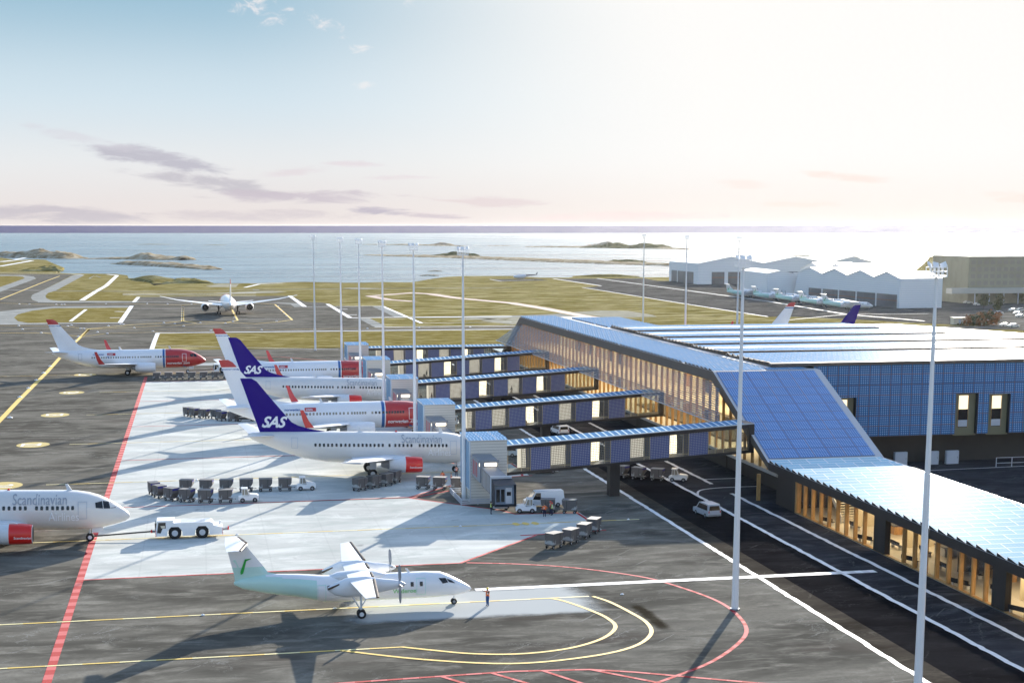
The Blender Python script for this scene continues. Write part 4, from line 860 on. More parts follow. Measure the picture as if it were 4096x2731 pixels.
# ---------------------------------------------------------------- jetway towers and glazed bridges
CLAD = None
m, nt, p = newmat('plank_cladding'); c = sep(nt, tcoord(nt))
e_ = (c[2]*(1/.42)).fract(); g_ = (e_.min(1.-e_)).lt(.05)
setp(nt, p, 'Base Color', mix(nt, g_*.75, (.66, .63, .57), (.12, .11, .10))); setp(nt, p, 'Roughness', .6); CLAD = m
ZB = lambda x: 3.75+(x-43.5)*.0605
def make_tower():
    t = thing('jetway_tower', 'tower', 'jetway tower')
    # origin: front left corner on the ground; x right, y back
    w, d, h = 5.5, 7.4, 8.9
    mb = MB(); mb.box(.12, w, .0, d, 0, h); mb.build('cladding', CLAD, t)
    mb = MB(); mb.quad((.0, d, 1.9), (.0, 0, 1.9), (0, 0, h), (0, d, h), thick=.1); mb.build('side_solar_panel', SOLT, t)
    mb = MB()
    n = 4
    for k in range(n):
        y0 = -.15+(d+.3)*k/n; y1 = -.15+(d+.3)*(k+1)/n; mb.quad((-.15, y0, h+.08), (w+.1, y0, h+.08), (w+.1, y1, h+.36), (-.15, y1, h+.36), thick=.06)
    mb.build('roof', SOLR, t)
    mb = MB(); mb.box(.1, w+.05, -.04, 0, h-.02, h+.06); mb.box(.1, .25, -.03, 0, 0, h); mb.build('corner_trim', LGREY, t)
    # walkway running out of the front: two telescoping tunnels and a cab
    def tunnel(name, p0, p1, w_, h_, mats):
        a = Vector(p0); b = Vector(p1); u_ = (b-a).normalized(); sd = Vector((-u_.y, u_.x, 0)).normalized()
        mb = MB(); R = []
        for q in (a, b): R.append([q-sd*w_/2, q+sd*w_/2, q+sd*w_/2+Vector((0, 0, h_)), q-sd*w_/2+Vector((0, 0, h_))])
        mb.loft(R); o = mb.build(name, mats, t)
        mb = MB()
        for s in (-1, 1):
            for k in range(9):
                q = a.lerp(b, (k+.5)/9)+sd*s*(w_/2+.02); mb.cyl(q+Vector((0, 0, .15)), q+Vector((0, 0, h_-.15)), .04, n=4)
        mb.build('rib', LGREY, o)
        mb = MB(); R = []
        for q in (a, b): R.append([q-sd*(w_/2+.06)+Vector((0, 0, h_)), q+sd*(w_/2+.06)+Vector((0, 0, h_)), q+sd*(w_/2+.06)+Vector((0, 0, h_+.08)), q-sd*(w_/2+.06)+Vector((0, 0, h_+.08))])
        mb.loft(R); mb.build('tunnel_roof', GREY, o); return o
    tunnel('upper_tunnel', (1.7, .1, 4.0), (2.3, -3.0, 3.4), 2.7, 3.0, GREY)
    mb = MB(); mb.box(.9, 3.4, -3.12, -3.02, 5.75, 6.2); mb.build('tunnel_lamp_strip', LAMPW, t); mb = MB(); mb.box(.75, 3.75, -3.1, -3.0, 6.2, 6.6); mb.build('tunnel_collar', GREY, t)
    o = tunnel('lower_tunnel', (2.3, -2.9, 3.0), (3.3, -6.8, 1.9), 2.3, 2.55, M('tunnel_brown_grey', (.30, .26, .23), .6))
    mb = MB()
    for k in range(3): q = Vector((1.7, .1, 4.0)).lerp(Vector((2.3, -3.0, 3.4)), .25+.22*k); mb.box(q.x-1.42, q.x-1.36, q.y-.12, q.y+.12, q.z+.5, q.z+2.6)
    mb.build('red_panel', REDE, t)
    mb = MB(); mb.box(1.75, 4.7, -7.3, -6.7, 1.5, 4.9); mb.build('rotunda_frame', LGREY, t)
    mb = MB(); mb.loft([[(1.85, -7.3, 1.4), (4.75, -7.3, 1.4), (4.75, -7.3, 4.6), (1.85, -7.3, 4.6)], [(1.95, -9.3, 1.0), (4.95, -9.3, 1.0), (4.95, -9.3, 4.0), (1.95, -9.3, 4.0)]], cap=False); mb.build('bellows_cab', M('black_bellows', (.02, .025, .035), .6), t)
    mb = MB(); mb.box(2.0, 4.8, -8.5, -8.4, 1.2, 3.9); o = mb.build('cab_wall', M('blue_grey_panel', (.20, .25, .33), .5), t)
    mb = MB(); [mb.box(x, x+.5, -8.54, -8.5, 1.55, 3.3) for x in (2.3, 2.95)]; mb.box(3.75, 4.35, -8.54, -8.5, 2.4, 2.95); mb.build('cab_window', DARKW, o)
    mb = MB(); mb.box(3.6, 4.5, -8.53, -8.5, 1.3, 3.5); mb.build('cab_door', LGREY, o)
    mb = MB(); mb.box(2.9, 3.7, -6.3, -5.6, .2, 2.2); mb.box(2.3, 4.3, -6.4, -5.5, .25, .55); o = mb.build('lift_column', LGREY, t)
    for x in (2.4, 4.2): wheel('wheel', x, -5.95, .38, .38, .25, o)
    # low concrete guard rails round the foot
    mb = MB()
    for k in range(3):
        z = .12+.27*k
        mb.box(-1.3, 5.8, -1.55, -1.4, z, z+.17); mb.box(-1.45, -1.3, -1.55, 8.5, z, z+.17); mb.box(-1.3, .2, 8.4, 8.5, z, z+.17)
    for x in (-1.4, 1, 3.4, 5.7): mb.box(x-.08, x+.08, -1.4, -1.3, 0, .85)
    for y in (1.5, 5, 8.3): mb.box(-1.3, -1.2, y-.08, y+.08, 0, .85)
    mb.build('guard_rail', LGREY, t)
    return t
tw = make_tower(); u = [0]; names = ['nearest', 'second', 'third', 'fourth', 'farthest']
for k in range(5):
    place(tw, u, (37.15, 213.2+45.3*k, 0), 0, '%s plank-clad jetway tower with blue solar roof, counting from the foreground' % names[k], 'jetway towers at the aircraft gates')
BACKL = M('glowing_back_wall', (.85, .78, .62), .6, emit=(1, .82, .55), es=1.5); BACKD = M('dim_glowing_back_wall', (.55, .52, .46), .6, emit=(1, .87, .70), es=.38)  # both walls glow in place of lamps inside the bridges
FRG = glassmat('frit_dot_glass', dens=.0)
nt = FRG.node_tree
mx = [n for n in nt.nodes if n.type == 'MIX_SHADER'][0]; uv = sep(nt, tcoord(nt, 'UV'))
def _e(s, k): f = (s*(1./k)).fract(); return f.min(1.-f)
nt.links.new(((_e(uv[0], .25).min(_e(uv[1], .25))).lt(.17)*.75+.06).v, mx.inputs[0])
df = [n for n in nt.nodes if n.type == 'BSDF_DIFFUSE'][0]; df.inputs[0].default_value = (.22, .20, .17, 1)
def bridge(idx, slope):
    Y0 = 213.9+45.3*idx; Y1 = Y0+3.2; xa, xb = 42.7, 80.0
    lab = '%s glazed jetway bridge of blue solar and lit glass panels, counting from the foreground' % names[idx]
    t = thing('jetway_bridge', lab, 'jetway bridge', (0, 0, 0), 0, 'jetway bridges to the terminal')
    zb = ZB if slope else (lambda x: 3.75)
    if slope: zb = lambda x: 3.75+(x-43.5)*.0605
    def beam(name, xa, xb, y0, y1, z0, z1, mat, uvq=False):
        mb = MB(); mb.loft([[(x, y0, zb(x)+z0), (x, y1, zb(x)+z0), (x, y1, zb(x)+z1), (x, y0, zb(x)+z1)] for x in (xa, xb)]); return mb.build(name, mat, t)
    beam('floor_beam', xa, xb, Y0-.15, Y1+.15, 0, .42, BLKF); beam('roof_fascia', xa, xb, Y0-.2, Y1+.2, 3.75, 4.36, BLKF)
    mb = MB(); mb.quad((xa, Y0-.1, zb(xa)+4.40), (xb-1.5, Y0-.1, zb(xb-1.5)+4.40), (xb-1.5, Y1+.1, zb(xb-1.5)+4.62), (xa, Y1+.1, zb(xa)+4.62), thick=.05); mb.build('roof_solar_panels', SOLT, t)
    beam('edge_trim', xa, xb, Y0-.24, Y0-.2, 4.28, 4.40, LGREY)
    mods = [('g', 42.9, 44.9), ('F', 44.9, 46.25)]; x = 46.25
    for q in 'BFBLBFBLB': mods.append((q, x, x+2.97)); x += 2.97
    mods += [('g', x, x+1.1), ('g', x+1.1, x+2.4), ('g', x+2.4, 79.2)]
    for q, a, b in mods:
        for y, fr in ((Y0, 1), (Y1, 0)):
            if not fr and q in 'LF': continue
            z0, z1 = .42, 3.76
            mt = {'B': SOLB, 'L': FRG, 'F': FRG, 'g': GLASS}[q]; nm = {'B': 'solar_panel', 'L': 'fritted_pane', 'F': 'fritted_pane', 'g': 'glass_pane'}[q]
            mb = MB(); mb.quad((a+.03, y, zb(a)+z0), (b-.03, y, zb(b)+z0), (b-.03, y, zb(b)+z1), (a+.03, y, zb(a)+z1), thick=.05 if q == 'B' else 0); mb.build(nm, mt, t)
        mb = MB(); mb.box(a-.035, a+.035, Y0-.05, Y0+.05, zb(a)+.4, zb(a)+3.78)
        if q in 'FL': mb.box(a+(b-a)*.70, a+(b-a)*.70+.05, Y0-.05, Y0+.05, zb(a)+.4, zb(a)+3.78); mb.box(a, b, Y0-.04, Y0+.02, zb(a)+.85, zb(a)+.9)
        mb.build('mullion', M('tan_mullion', (.42, .34, .22), .5) if 'tan_mullion' not in bpy.data.materials else bpy.data.materials['tan_mullion'], t)
        if q in 'LF':
            mb = MB(); c_ = a+(b-a)*(.72 if q == 'L' else 1); mb.box(a+.05, c_-.05, Y1-.1, Y1, zb(a)+.45, zb(a)+3.7); mb.build('glowing_wall' if q == 'L' else 'inner_wall', BACKL if q == 'L' else BACKD, t)
    for s_ in ((79.2, 80.0),): mb = MB(); mb.box(*s_, Y0-.3, Y0+.5, zb(80)-.0, zb(80)+4.1); mb.build('end_post', BLKF, t)
    mb = MB()
    for x in (59.0,) if idx < 4 else (58.5, 72):
        mb.box(x-.75, x+.75, Y0+.6, Y0+2.3, 0, zb(x)+.02)
    mb.build('support_column', BLKF, t)
    return t
for k in range(5): bridge(k, k < 4)
# ---------------------------------------------------------------- terminal
T_ = thing('terminal_building', 'long terminal with blue solar facade, folded solar roof, louvred glass front and timber fins', 'terminal', (80, 233, 0))
T_.location = (0, 0, 0)
XF, XB = 79.5, 97.5; ZL, ZH = 5.6, 16.35; YN0, YN1, YF1, YF0 = 206.5, 231.5, 381., 405.; YS = 60.
mb = MB()
def fz(off): return [(YS, ZL-off), (YN0-off*.35, ZL-off), (YN1+off*.55, ZH-off*1.35), (YF1-off*.55, ZH-off*1.35), (YF0+off*.35, ZL-off), (420, ZL-off)]
top = [(YS, ZL), (YN0, ZL), (YN1, ZH), (YF1, ZH), (YF0, ZL), (420, ZL)]; bot = fz(1.1)
for i in range(5):
    a, b, c, d_ = top[i], top[i+1], bot[i+1], bot[i]
    mb.prism([a, b, c, d_], XF, XF+.6, 0 if i in (1, 2, 3) else 1, ax='x')
mb.build('roof_fascia', [FASC, BLKF], T_)
mb = MB(); zoff = .35
for i in range(5):
    a, b = top[i], top[i+1]
    mb.quad((XF+.02, a[0], a[1]+.01), (XB, a[0], a[1]+.01), (XB, b[0], b[1]+.01), (XF+.02, b[0], b[1]+.01), 0, thick=.5)
mb.build('roof_deck', M('roof_edge_grey', (.50, .50, .51), .55, nz=(.3, .12)), T_)
# sloping solar face towards the viewer, and the one at the far end
L = hypot(YN1-YN0, ZH-ZL); uy, uz = (YN1-YN0)/L, (ZH-ZL)/L
def slp(x, s, o=.07): return (x, YN0+uy*s-uz*o, ZL+uz*s+uy*o)
mb = MB(); mb.quad(slp(XF+.45, .9), slp(XB-1.15, .9), slp(XB-1.15, L-.25), slp(XF+.45, L-.25), thick=.05); mb.build('sloping_solar_face', SOLS, T_)
mb = MB(); mb.quad((XB-1, YF1+.5, ZH-.15), (XF+.4, YF1+.5, ZH-.15), (XF+.4, YF0-.5, ZL+.3), (XB-1, YF0-.5, ZL+.3)); mb.build('far_solar_face', SOLS, T_)
# sawtooth rows
def rows(name, x0, x1, y0, y1, pitch, rise, z, mat, par, teeth=True, uvx=0):
    mb = MB(); mt = MB(); n = int(round((y1-y0)/pitch)); pt = (y1-y0)/n
    for k in range(n):
        ya = y0+pt*k; yb = ya+pt*.97
        mb.quad((x0, ya, z+.06), (x1, ya, z+.06), (x1, yb, z+.06+rise), (x0, yb, z+.06+rise), uvo=(uvx+(k % 2)*.5, k*2.))
        mt.add([(x0, ya, z+.0), (x0, yb, z+.0), (x0, yb, z+.05+rise), (x1, ya, z), (x1, yb, z), (x1, yb, z+.05+rise)], [(0, 2, 1), (3, 4, 5), (1, 2, 5, 4)])
    o = mb.build(name, mat, par); mt.build('row_end_plates', BLKF, o); return o
rows('low_roof_solar_rows', XF+.1, XB-.9, 62, YN0-.3, 2.15, .34, ZL, SOLL, T_)
mb = MB(); mb.box(XB-.85, XB, 60, YN0, ZL+.0, ZL+.1); mb.build('roof_parapet', WHITED, T_)
for a, b in ((YN1+.5, 246.5), (247.5, 287), (287.8, 330), (330.8, 356), (356.8, YF1-.3)):
    rows('roof_solar_rows', XF+.15, 88.6 if b > 240 else 96, a, b, 2.1, .3, ZH+.02, SOLR, T_)
rows('roof_solar_rows', 88.9, 95.5, YN1+.5, 238.5, 2.1, .2, ZH+.02, SOLR, T_)
# main hall
HX = 175.
mb = MB(); mb.add([(97.5, 234.6, 4.6), (HX, 234.6, 4.6), (HX, 290, 4.6), (158, 334, 4.6), (97.5, 334, 4.6)]+[(97.5, 234.6, 16.6), (HX, 234.6, 16.6), (HX, 290, 16.6), (158, 334, 16.6), (97.5, 334, 16.6)], [(4, 3, 2, 1, 0), (5, 6, 7, 8, 9), (0, 1, 6, 5), (1, 2, 7, 6), (2, 3, 8, 7), (3, 4, 9, 8), (4, 0, 5, 9)])
mb.build('hall_body', DGREY, T_)
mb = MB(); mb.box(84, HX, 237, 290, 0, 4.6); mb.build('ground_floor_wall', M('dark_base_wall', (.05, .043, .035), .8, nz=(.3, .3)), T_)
rec = [(101.2, 105.1, 4.9, 11.4), (122.7, 126.8, 4.9, 11.65), (128.7, 132.6, 4.9, 11.5)]
mb = MB(); xs = sorted([97.5, HX]+[q for r_ in rec for q in r_[:2]]); cur = 97.5
for a, b, z0, z1 in rec:
    mb.quad((cur, 234, 4.9), (a, 234, 4.9), (a, 234, 16.7), (cur, 234, 16.7), thick=.3, uvo=(cur, 0)); mb.quad((a, 234, z1), (b, 234, z1), (b, 234, 16.7), (a, 234, 16.7), thick=.3, uvo=(a, z1-4.9)); cur = b
mb.quad((cur, 234, 4.9), (HX, 234, 4.9), (HX, 234, 16.7), (cur, 234, 16.7), thick=.3, uvo=(cur, 0)); mb.build('solar_facade', SOLW, T_)
OLV = M('olive_reveal', (.20, .18, .10), .6)
for a, b, z0, z1 in rec:
    mb = MB(); mb.box(a, b, 234.5, 234.58, z0-.3, z1); mb.box(a, a+.06, 234, 234.6, z0, z1); mb.box(b-.3, b-.1, 233.98, 234.6, z0, z1, 1); o = mb.build('window_bay', [OLV, BLACK], T_)
    w0 = a+.75; mb = MB(); mb.box(w0, w0+1.75, 234.46, 234.5, z0+1.1, z1-.3, 0); mb.box(w0-.06, w0, 234.4, 234.5, z0+1.05, z1-.25, 1); mb.box(w0+1.75, w0+1.81, 234.4, 234.5, z0+1.05, z1-.25, 1); w_ = mb.build('window', [DARKW, WOOD], o)
    mb = MB(); mb.box(w0+.05, w0+1.7, 234.42, 234.45, z0+4.1, z1-.35, 0); mb.box(w0+.05, w0+1.7, 234.42, 234.45, z0+1.2, z0+2.3, 1); mb.build('lit_pane', [M('lit_window_pane', (.8, .7, .5), .4, emit=(1, .78, .45), es=.6) if 'lit_window_pane' not in bpy.data.materials else bpy.data.materials['lit_window_pane'], LGREY], w_)
mb = MB(); mb.box(90, HX, 233.7, 234.6, 16.7, 17.25); mb.build('cornice', FASC, T_)
# hall roof strips with long skylights; risers face the viewer
ys = [234.5, 257.5, 276.5, 295.3, 314.2, 334]
DK = M('roof_membrane', (.62, .62, .63), .5, nz=(.1, .1)); RIS = M('brown_riser', (.13, .08, .045), .6)
mb = MB(); mb.add([(89.2, 234.2, 16.62), (HX, 234.2, 16.62), (HX, 290, 16.62), (158, 334.5, 16.62), (89.2, 334.5, 16.62)], [(0, 1, 2, 3, 4)]); mb.build('hall_roof_deck', DK, T_)
for i in range(5):
    a, b = ys[i], ys[i+1]; x1 = [HX, 168, 160, 152, 146][i]
    mb = MB(); mb.loft([[(x, a+.2, 16.63), (x, b-.4, 16.63), (x, b-.4, 16.9), (x, a+.2, 17.3)] for x in (90.3, x1)]); mb.build('roof_step', RIS, T_)
    def q(x0, x1_, ya, yb, mat, nm):
        z = lambda y: 17.32-(y-a-.2)*.4/(b-a-.6)
        mb = MB(); nrow = max(1, int((yb-ya)/2.2)); dy = (yb-ya)/nrow
        for k in range(nrow): mb.quad((x0, ya+dy*k, z(ya+dy*k)), (x1_, ya+dy*k, z(ya+dy*k)), (x1_, ya+dy*(k+1)-.06, z(ya+dy*(k+1))+(.14 if mat is SOLR else .0)), (x0, ya+dy*(k+1)-.06, z(ya+dy*(k+1))+(.14 if mat is SOLR else 0)), uvo=(0, k*2))
        return mb.build(nm, mat, T_)
    if i == 0:
        q(90.6, x1, a+.5, b-.6, SOLR, 'hall_solar_rows')
    else:
        sk = 7.5 if i < 4 else 7
        q(90.6, x1, a+.4, a+sk, SOLR, 'hall_solar_rows'); q(92.2, x1-2, a+sk+.3, a+sk+6.2, M('skylight_glass', (.80, .82, .84), .35) if 'skylight_glass' not in bpy.data.materials else bpy.data.materials['skylight_glass'], 'skylight'); q(90.6, x1, a+sk+6.5, b-.6, SOLR, 'hall_solar_rows')
    mb = MB()
    for k in range(8):
        y = a+1+(b-a-2)*k/8; mb.add([(90.2, y, 16.95), (90.2, y+1.6, 16.95), (90.2, y+1.5, 17.35), (90.5, y, 16.95), (90.5, y+1.6, 16.95), (90.5, y+1.5, 17.35)], [(0, 2, 1), (3, 4, 5), (0, 3, 5, 2), (1, 2, 5, 4)])
    mb.build('row_end_plates', BLKF, T_)
rows('far_roof_solar_rows', 90.3, 102.5, 348, 370, 2.2, .3, 16.5, SOLR, T_); rows('far_roof_solar_rows', 90.3, 102.5, 335.5, 346.5, 2.2, .3, 16.5, SOLR, T_)
mb = MB(); mb.box(88.8, 103, 334.5, 371, 15.6, 16.5); mb.build('far_roof_slab', DK, T_)
# concourse shell
mb = MB(); mb.box(79.9, 97.4, 203.5, 408, 3.85, 4.3); mb.build('floor_slab', M('slab_edge', (.42, .40, .37), .6), T_)
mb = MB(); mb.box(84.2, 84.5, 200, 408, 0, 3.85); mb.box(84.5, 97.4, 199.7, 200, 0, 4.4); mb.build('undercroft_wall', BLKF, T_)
mb = MB(); mb.box(90, 90.3, 230, 383, 9.3, 14.2, 0); mb.box(90, 90.3, 212, 400, 4.3, 7.0, 0); mb.box(90, 90.3, 218.5, 394, 7., 8.9, 0)
y = 230.
random.seed(5)
while y < 378: w_ = random.choice((1.5, 2.2, 3)); mb.box(89.8, 90, y, y+w_, 4.3, random.choice((9., 13.5)), random.choice((1, 2, 3, 3, 0))); y += w_+random.choice((0, 1.2, 2.5))
mb.build('inner_wall', [CREAM, WOOD, DGREY, M('pale_inner_panel', (.8, .78, .7), .5)], T_)
mb = MB(); mb.box(82.4, 90, 219.5, 393, 8.9, 9.3); mb.build('mezzanine', CREAM, T_)
for k in range(9):
    y = 222+k*17.5; mb = MB(); mb.box(82.8, 89, y, y+15, 8.8, 8.88); mb.build('ceiling_light', LAMP, T_)
    mb = MB(); mb.box(82, 89, y+12, y+24 if k < 8 else y+20, 14.2, 14.28); mb.build('ceiling_light', LAMP, T_)
mb = MB(); mb.quad((80.32, 402, 4.3), (80.32, 206, 4.3), (80.32, 206, 14.6), (80.32, 402, 14.6))
mb = MB(); mb.add([(80.32, 404, 4.3), (80.32, 205.5, 4.3), (80.32, 207, 5.0), (80.32, 228.6, 14.7), (80.32, 384, 14.7), (80.32, 403, 5.5)], [(0, 1, 2, 3, 4, 5)]); mb.build('upper_glazing', GLASS, T_)
yy = 208.; n = 0
while yy < 398:
    zt = min(14.6, 4.7+(yy-206)*.42, 4.9+(404-yy)*.42)
    mb = MB(); mb.box(79.95, 80.38, yy, yy+.16, 4.3, zt); mb.build('timber_fin', WOOD, T_); yy += 3.3; n += 1
# louvred screen leaning out over the bridges
zn = lambda z: YN0+1.5+(z-ZL)*(YN1-YN0)/(ZH-ZL); zf = lambda z: YF0-1.5-(z-ZL)*(YF0-YF1)/(ZH-ZL)
mb = MB(); ns = 18; LOUV = M('louvre_slat', (.12, .15, .27), .6)
for k in range(ns+1):
    t = k/ns; x = 80-4*t; z = 14.75-5.0*t; mb.box(x-.03, x+.03, zn(z)+.5, zf(z)-.5, z-.06, z+.06)
mb.build('louvre_slats', LOUV, T_)
SCR = glassmat('screen_glass', tint=(.80, .85, .88), dens=.12, gcol=(.30, .32, .34))
for n_ in SCR.node_tree.nodes:
    if n_.type == 'FRESNEL': n_.inputs[0].default_value = 1.12
mb = MB(); mb.add([(80, zn(14.75), 14.75), (80, zf(14.75), 14.75), (75.98, zf(9.75), 9.72), (75.98, zn(9.75), 9.72)], [(0, 1, 2, 3)]); mb.build('screen_glass', SCR, T_)
mb = MB(); mb.box(75.9, 76.05, zn(9.7), zf(9.7), 9.62, 9.76)
for yy in range(220, 396, 13): mb.cyl((76, yy, 9.7), (80.2, yy, 9.7), .05, n=4)
mb.build('screen_edge', LGREY, T_)
# low wing: timber fins, glazing, black bays, lit rooms
mb = MB(); mb.quad((80.3, 197, .05), (80.3, 62, .05), (80.3, 62, 4.5), (80.3, 197, 4.5)); mb.build('lower_glazing', GLASS, T_)
for a, b in ((171.5, 168.3), (142.7, 140.0), (115, 112), (89, 86)):
    mb = MB(); mb.box(79.9, 80.6, b, a, 0, 4.5); mb.build('black_bay', BLKF, T_)
mb = MB(); mb.box(79.9, 80.6, 196.8, 204, 0, 4.5); mb.box(79.85, 80.55, 196.3, 196.8, 0, 4.5, 1); mb.build('corner_wall', [BLKF, WOOD], T_)
yy = 193.8
while yy > 64:
    if not any(b-1 < yy < a+1 for a, b in ((171.5, 168.3), (142.7, 140.0), (115, 112), (89, 86))) and not any(b-3.3 < yy < b for b in (168.3, 140, 112)):
        mb = MB(); mb.box(79.92, 80.42, yy, yy+.22, 0, 4.5); mb.build('timber_fin', WOOD, T_)
    yy -= 2.75
mb = MB(); mb.box(79.9, 80.4, 62, 196.8, -.02, .16); mb.build('timber_sill', WOOD, T_)
mb = MB(); mb.box(80.5, 97.2, 62, 199.6, .0, .04); mb.build('room_floor', FLOOR, T_)
mb = MB(); mb.box(90.5, 90.8, 62, 199.6, 0, 4.5, 0); random.seed(9)
for k in range(34): yk = 64+k*4+random.uniform(0, 2.5); mb.box(90.3, 90.5, yk, yk+random.uniform(1., 3.2), 0, random.choice((1.1, 2.4, 4.4)), random.choice((1, 1, 2, 3, 4)))
mb.build('room_wall', [M('brown_room_wall', (.24, .17, .10), .7), DGREY, WOOD, BLKF, CREAM], T_)
for k in range(9):      # counters and partitions inside
    yk = 70+k*13.7; mb = MB(); mb.box(86.5, 88.2, yk, yk+2.6, 0, 1.1, 0); mb.box(86.4, 88.3, yk-.1, yk+2.7, 1.1, 1.18, 1); mb.build('counter', [LGREY if k % 2 else WOOD, BLKF], T_)
    mb = MB(); mb.box(84.2, 90.3, yk+6, yk+6.12, 0, 3.2); mb.build('partition', CREAM if k % 3 else DGREY, T_)
mb = MB(); mb.box(80.4, 97.2, 62, 199.6, 4.45, 4.6); mb.build('room_ceiling', M('brown_ceiling', (.20, .14, .09), .8), T_)
for k in range(9):
    if k in (6,): continue
    yk = 66+k*14.6; mb = MB(); mb.box(82, 89.5, yk, yk+9, 4.36, 4.44); mb.build('ceiling_light', LAMP, T_)
# seats and a stair inside
def bench():
    t = thing('waiting_bench', 'b', 'bench'); mb = MB(); mb.box(0, 2.4, 0, .5, .42, .48); mb.build('seat', BLKC, t)
    mb = MB(); mb.box(0, 2.4, .48, .54, .5, .95); mb.build('backrest', BLKC, t)
    for x in (.2, 2.2): mb = MB(); mb.box(x-.04, x+.04, .05, .5, 0, .42); mb.build('leg', LGREY, t)
    return t
bp_ = bench(); u = [0]
for k in range(26):
    place(bp_, u, (81.6+(k % 3)*1.8, 187-k*4.1, .045), pi/2+(.0 if k % 3 else .4), 'black waiting bench with metal legs inside the lit ground floor room', 'benches inside the lit low wing')
t = thing('staircase', 'open staircase with pale treads inside the far end of the lit low wing', 'stair', (83, 188, 0))
mb = MB(); [mb.box(k*.05, 3.0, k*.34, k*.34+.32, k*.28, k*.28+.07) for k in range(16)]; mb.build('treads', FLOOR, t); mb = MB(); mb.prism([(0, 0), (5.5, 4.5), (5.5, 5.3), (0, 1.0)], -.1, -.02, ax='x'); mb.build('balustrade', LGREY, t)
# wooden post, boxes by the wall and railing
x, y, _ = P(*c7(2205, 1010)); t = MB(); t.box(x-.25, x+.25, y-.15, y+.15, 0, 3.9); o = t.build('timber_post', WOOD); tag(o, 'single timber post under the overhang beside the dark opening', 'post')
for a, b, lb in ((107.4, 109.3, 'pale grey service cabinet half hidden behind the foot of the sloping solar face'), (111.9, 114.1, 'pale grey service cabinet against the dark base wall, second from the sloping solar face'), (117.6, 119.7, 'pale grey service cabinet against the dark base wall, crossed by the nearest mast'), (121.1, 123.3, 'pale grey service cabinet against the dark base wall, rightmost of the four')):
    t = thing('service_cabinet', lb, 'cabinet', ((a+b)/2, 233.2, 0)); w_ = (b-a)/2
    mb = MB(); mb.box(-w_, w_, 0, .6, .05, 2.25); mb.build('body', LGREY, t); mb = MB(); mb.box(-w_+.1, w_-.1, -.03, 0, .2, 2.1); o = mb.build('door', LGREY, t); mb = MB(); mb.box(w_-.3, w_-.22, -.06, -.03, 1.0, 1.3); mb.build('handle', GREY, o)
t = thing('railing', 'thin pale railing beside the dark wall at the right edge', 'railing', (127.8, 229, 0))
mb = MB(); [mb.box(0, 9, -.04, .04, z, z+.08) for z in (.6, 1.5)]; mb.build('rail', LGREY, t); [MB().box(x-.05, x+.05, -.05, .05, 0, 1.55).build('post', LGREY, t) for x in (0, 2.8, 5.6, 8.4)]
# ---------------------------------------------------------------- hangars
HW = None
m, nt, p = newmat('ribbed_white_sheet'); c = sep(nt, tcoord(nt)); e_ = (c[2]*(1/1.05)).fract(); g_ = (e_.min(1.-e_)).lt(.13)
setp(nt, p, 'Base Color', mix(nt, g_*.5, (.88, .88, .87), (.62, .63, .65))); setp(nt, p, 'Roughness', .6); HW = m
HR = M('hangar_roof', (.80, .79, .77), .5); HD = M('hangar_glazing', (.16, .16, .17), .3, nz=(.15, .6)); HD2 = M('hangar_door_rail', (.25, .12, .08), .6)
def hangar(name, label, A, B, D, gables, hw, hp, doors, dh, depth_dir, pale=False):
    """A->B is the gabled door front; D the depth vector"""
    t = thing(name, label, 'hangar', (*A, 0)); A = Vector((0, 0, 0)); Bv = Vector((B[0]-t.location.x, B[1]-t.location.y, 0)); Dv = Vector((*D, 0)); u_ = Bv.normalized(); Lf = Bv.length
    n = len(gables)-1
    P_ = []; 
    for i in range(n):
        P_ += [(gables[i], hw), ((gables[i]+gables[i+1])/2, hp)]
    P_.append((gables[-1], hw)); P_ = [(s*Lf, z) for s, z in P_]
    mb = MB(); f = [A, Bv]+[u_*s+Vector((0, 0, z)) for s, z in P_[::-1]]; fl = [(0, 0)]+[(Lf, 0)]+P_[::-1]
    tri = tessellate_polygon([[Vector((*q, 0)) for q in fl]]); mb.add(f, [tuple(q) for q in tri]); mb.add([q+Dv for q in f], [tuple(q) for q in tri])
    mb.add([A, A+Dv, A+Dv+Vector((0, 0, P_[0][1])), A+Vector((0, 0, P_[0][1]))], [(0, 1, 2, 3)]); mb.add([Bv, Bv+Dv, Bv+Dv+Vector((0, 0, P_[-1][1])), Bv+Vector((0, 0, P_[-1][1]))], [(0, 1, 2, 3)]); mb.build('wall', HW, t)
    mb = MB(); nn = Dv.normalized()
    for a, b in zip(P_, P_[1:]):
        q = [u_*a[0]+Vector((0, 0, a[1]+.05)), u_*b[0]+Vector((0, 0, b[1]+.05)), u_*b[0]+Vector((0, 0, b[1]+.05))+Dv, u_*a[0]+Vector((0, 0, a[1]+.05))+Dv]
        q[0] -= nn*.4; q[1] -= nn*.4; mb.quad(*q, thick=.25)
    mb.build('roof', HR, t)
    for a, b in doors:
        p0 = u_*(a*Lf)-nn*.12; p1 = u_*(b*Lf)-nn*.12; mb = MB(); mb.quad(p0, p1, p1+Vector((0, 0, dh)), p0+Vector((0, 0, dh)), thick=.1); d_ = mb.build('hangar_door', HD, t)
        mb = MB(); q0 = p0-nn*.1; q1 = p1-nn*.1; mb.quad(q0+Vector((0, 0, dh*.52)), q1+Vector((0, 0, dh*.52)), q1+Vector((0, 0, dh*.58)), q0+Vector((0, 0, dh*.58)), thick=.08); mb.build('door_rail', HD2, d_)
    return t
h1 = hangar('aircraft_hangar', 'large white ribbed hangar with folded roof standing farthest left by the water', (334.5, 1009), (462, 1003), (0, 66), [-.0, .36, .72, 1.0], 14, 18.5, [(.075, .145), (.165, .40), (.42, .66), (.68, .95)], 8.2, None)
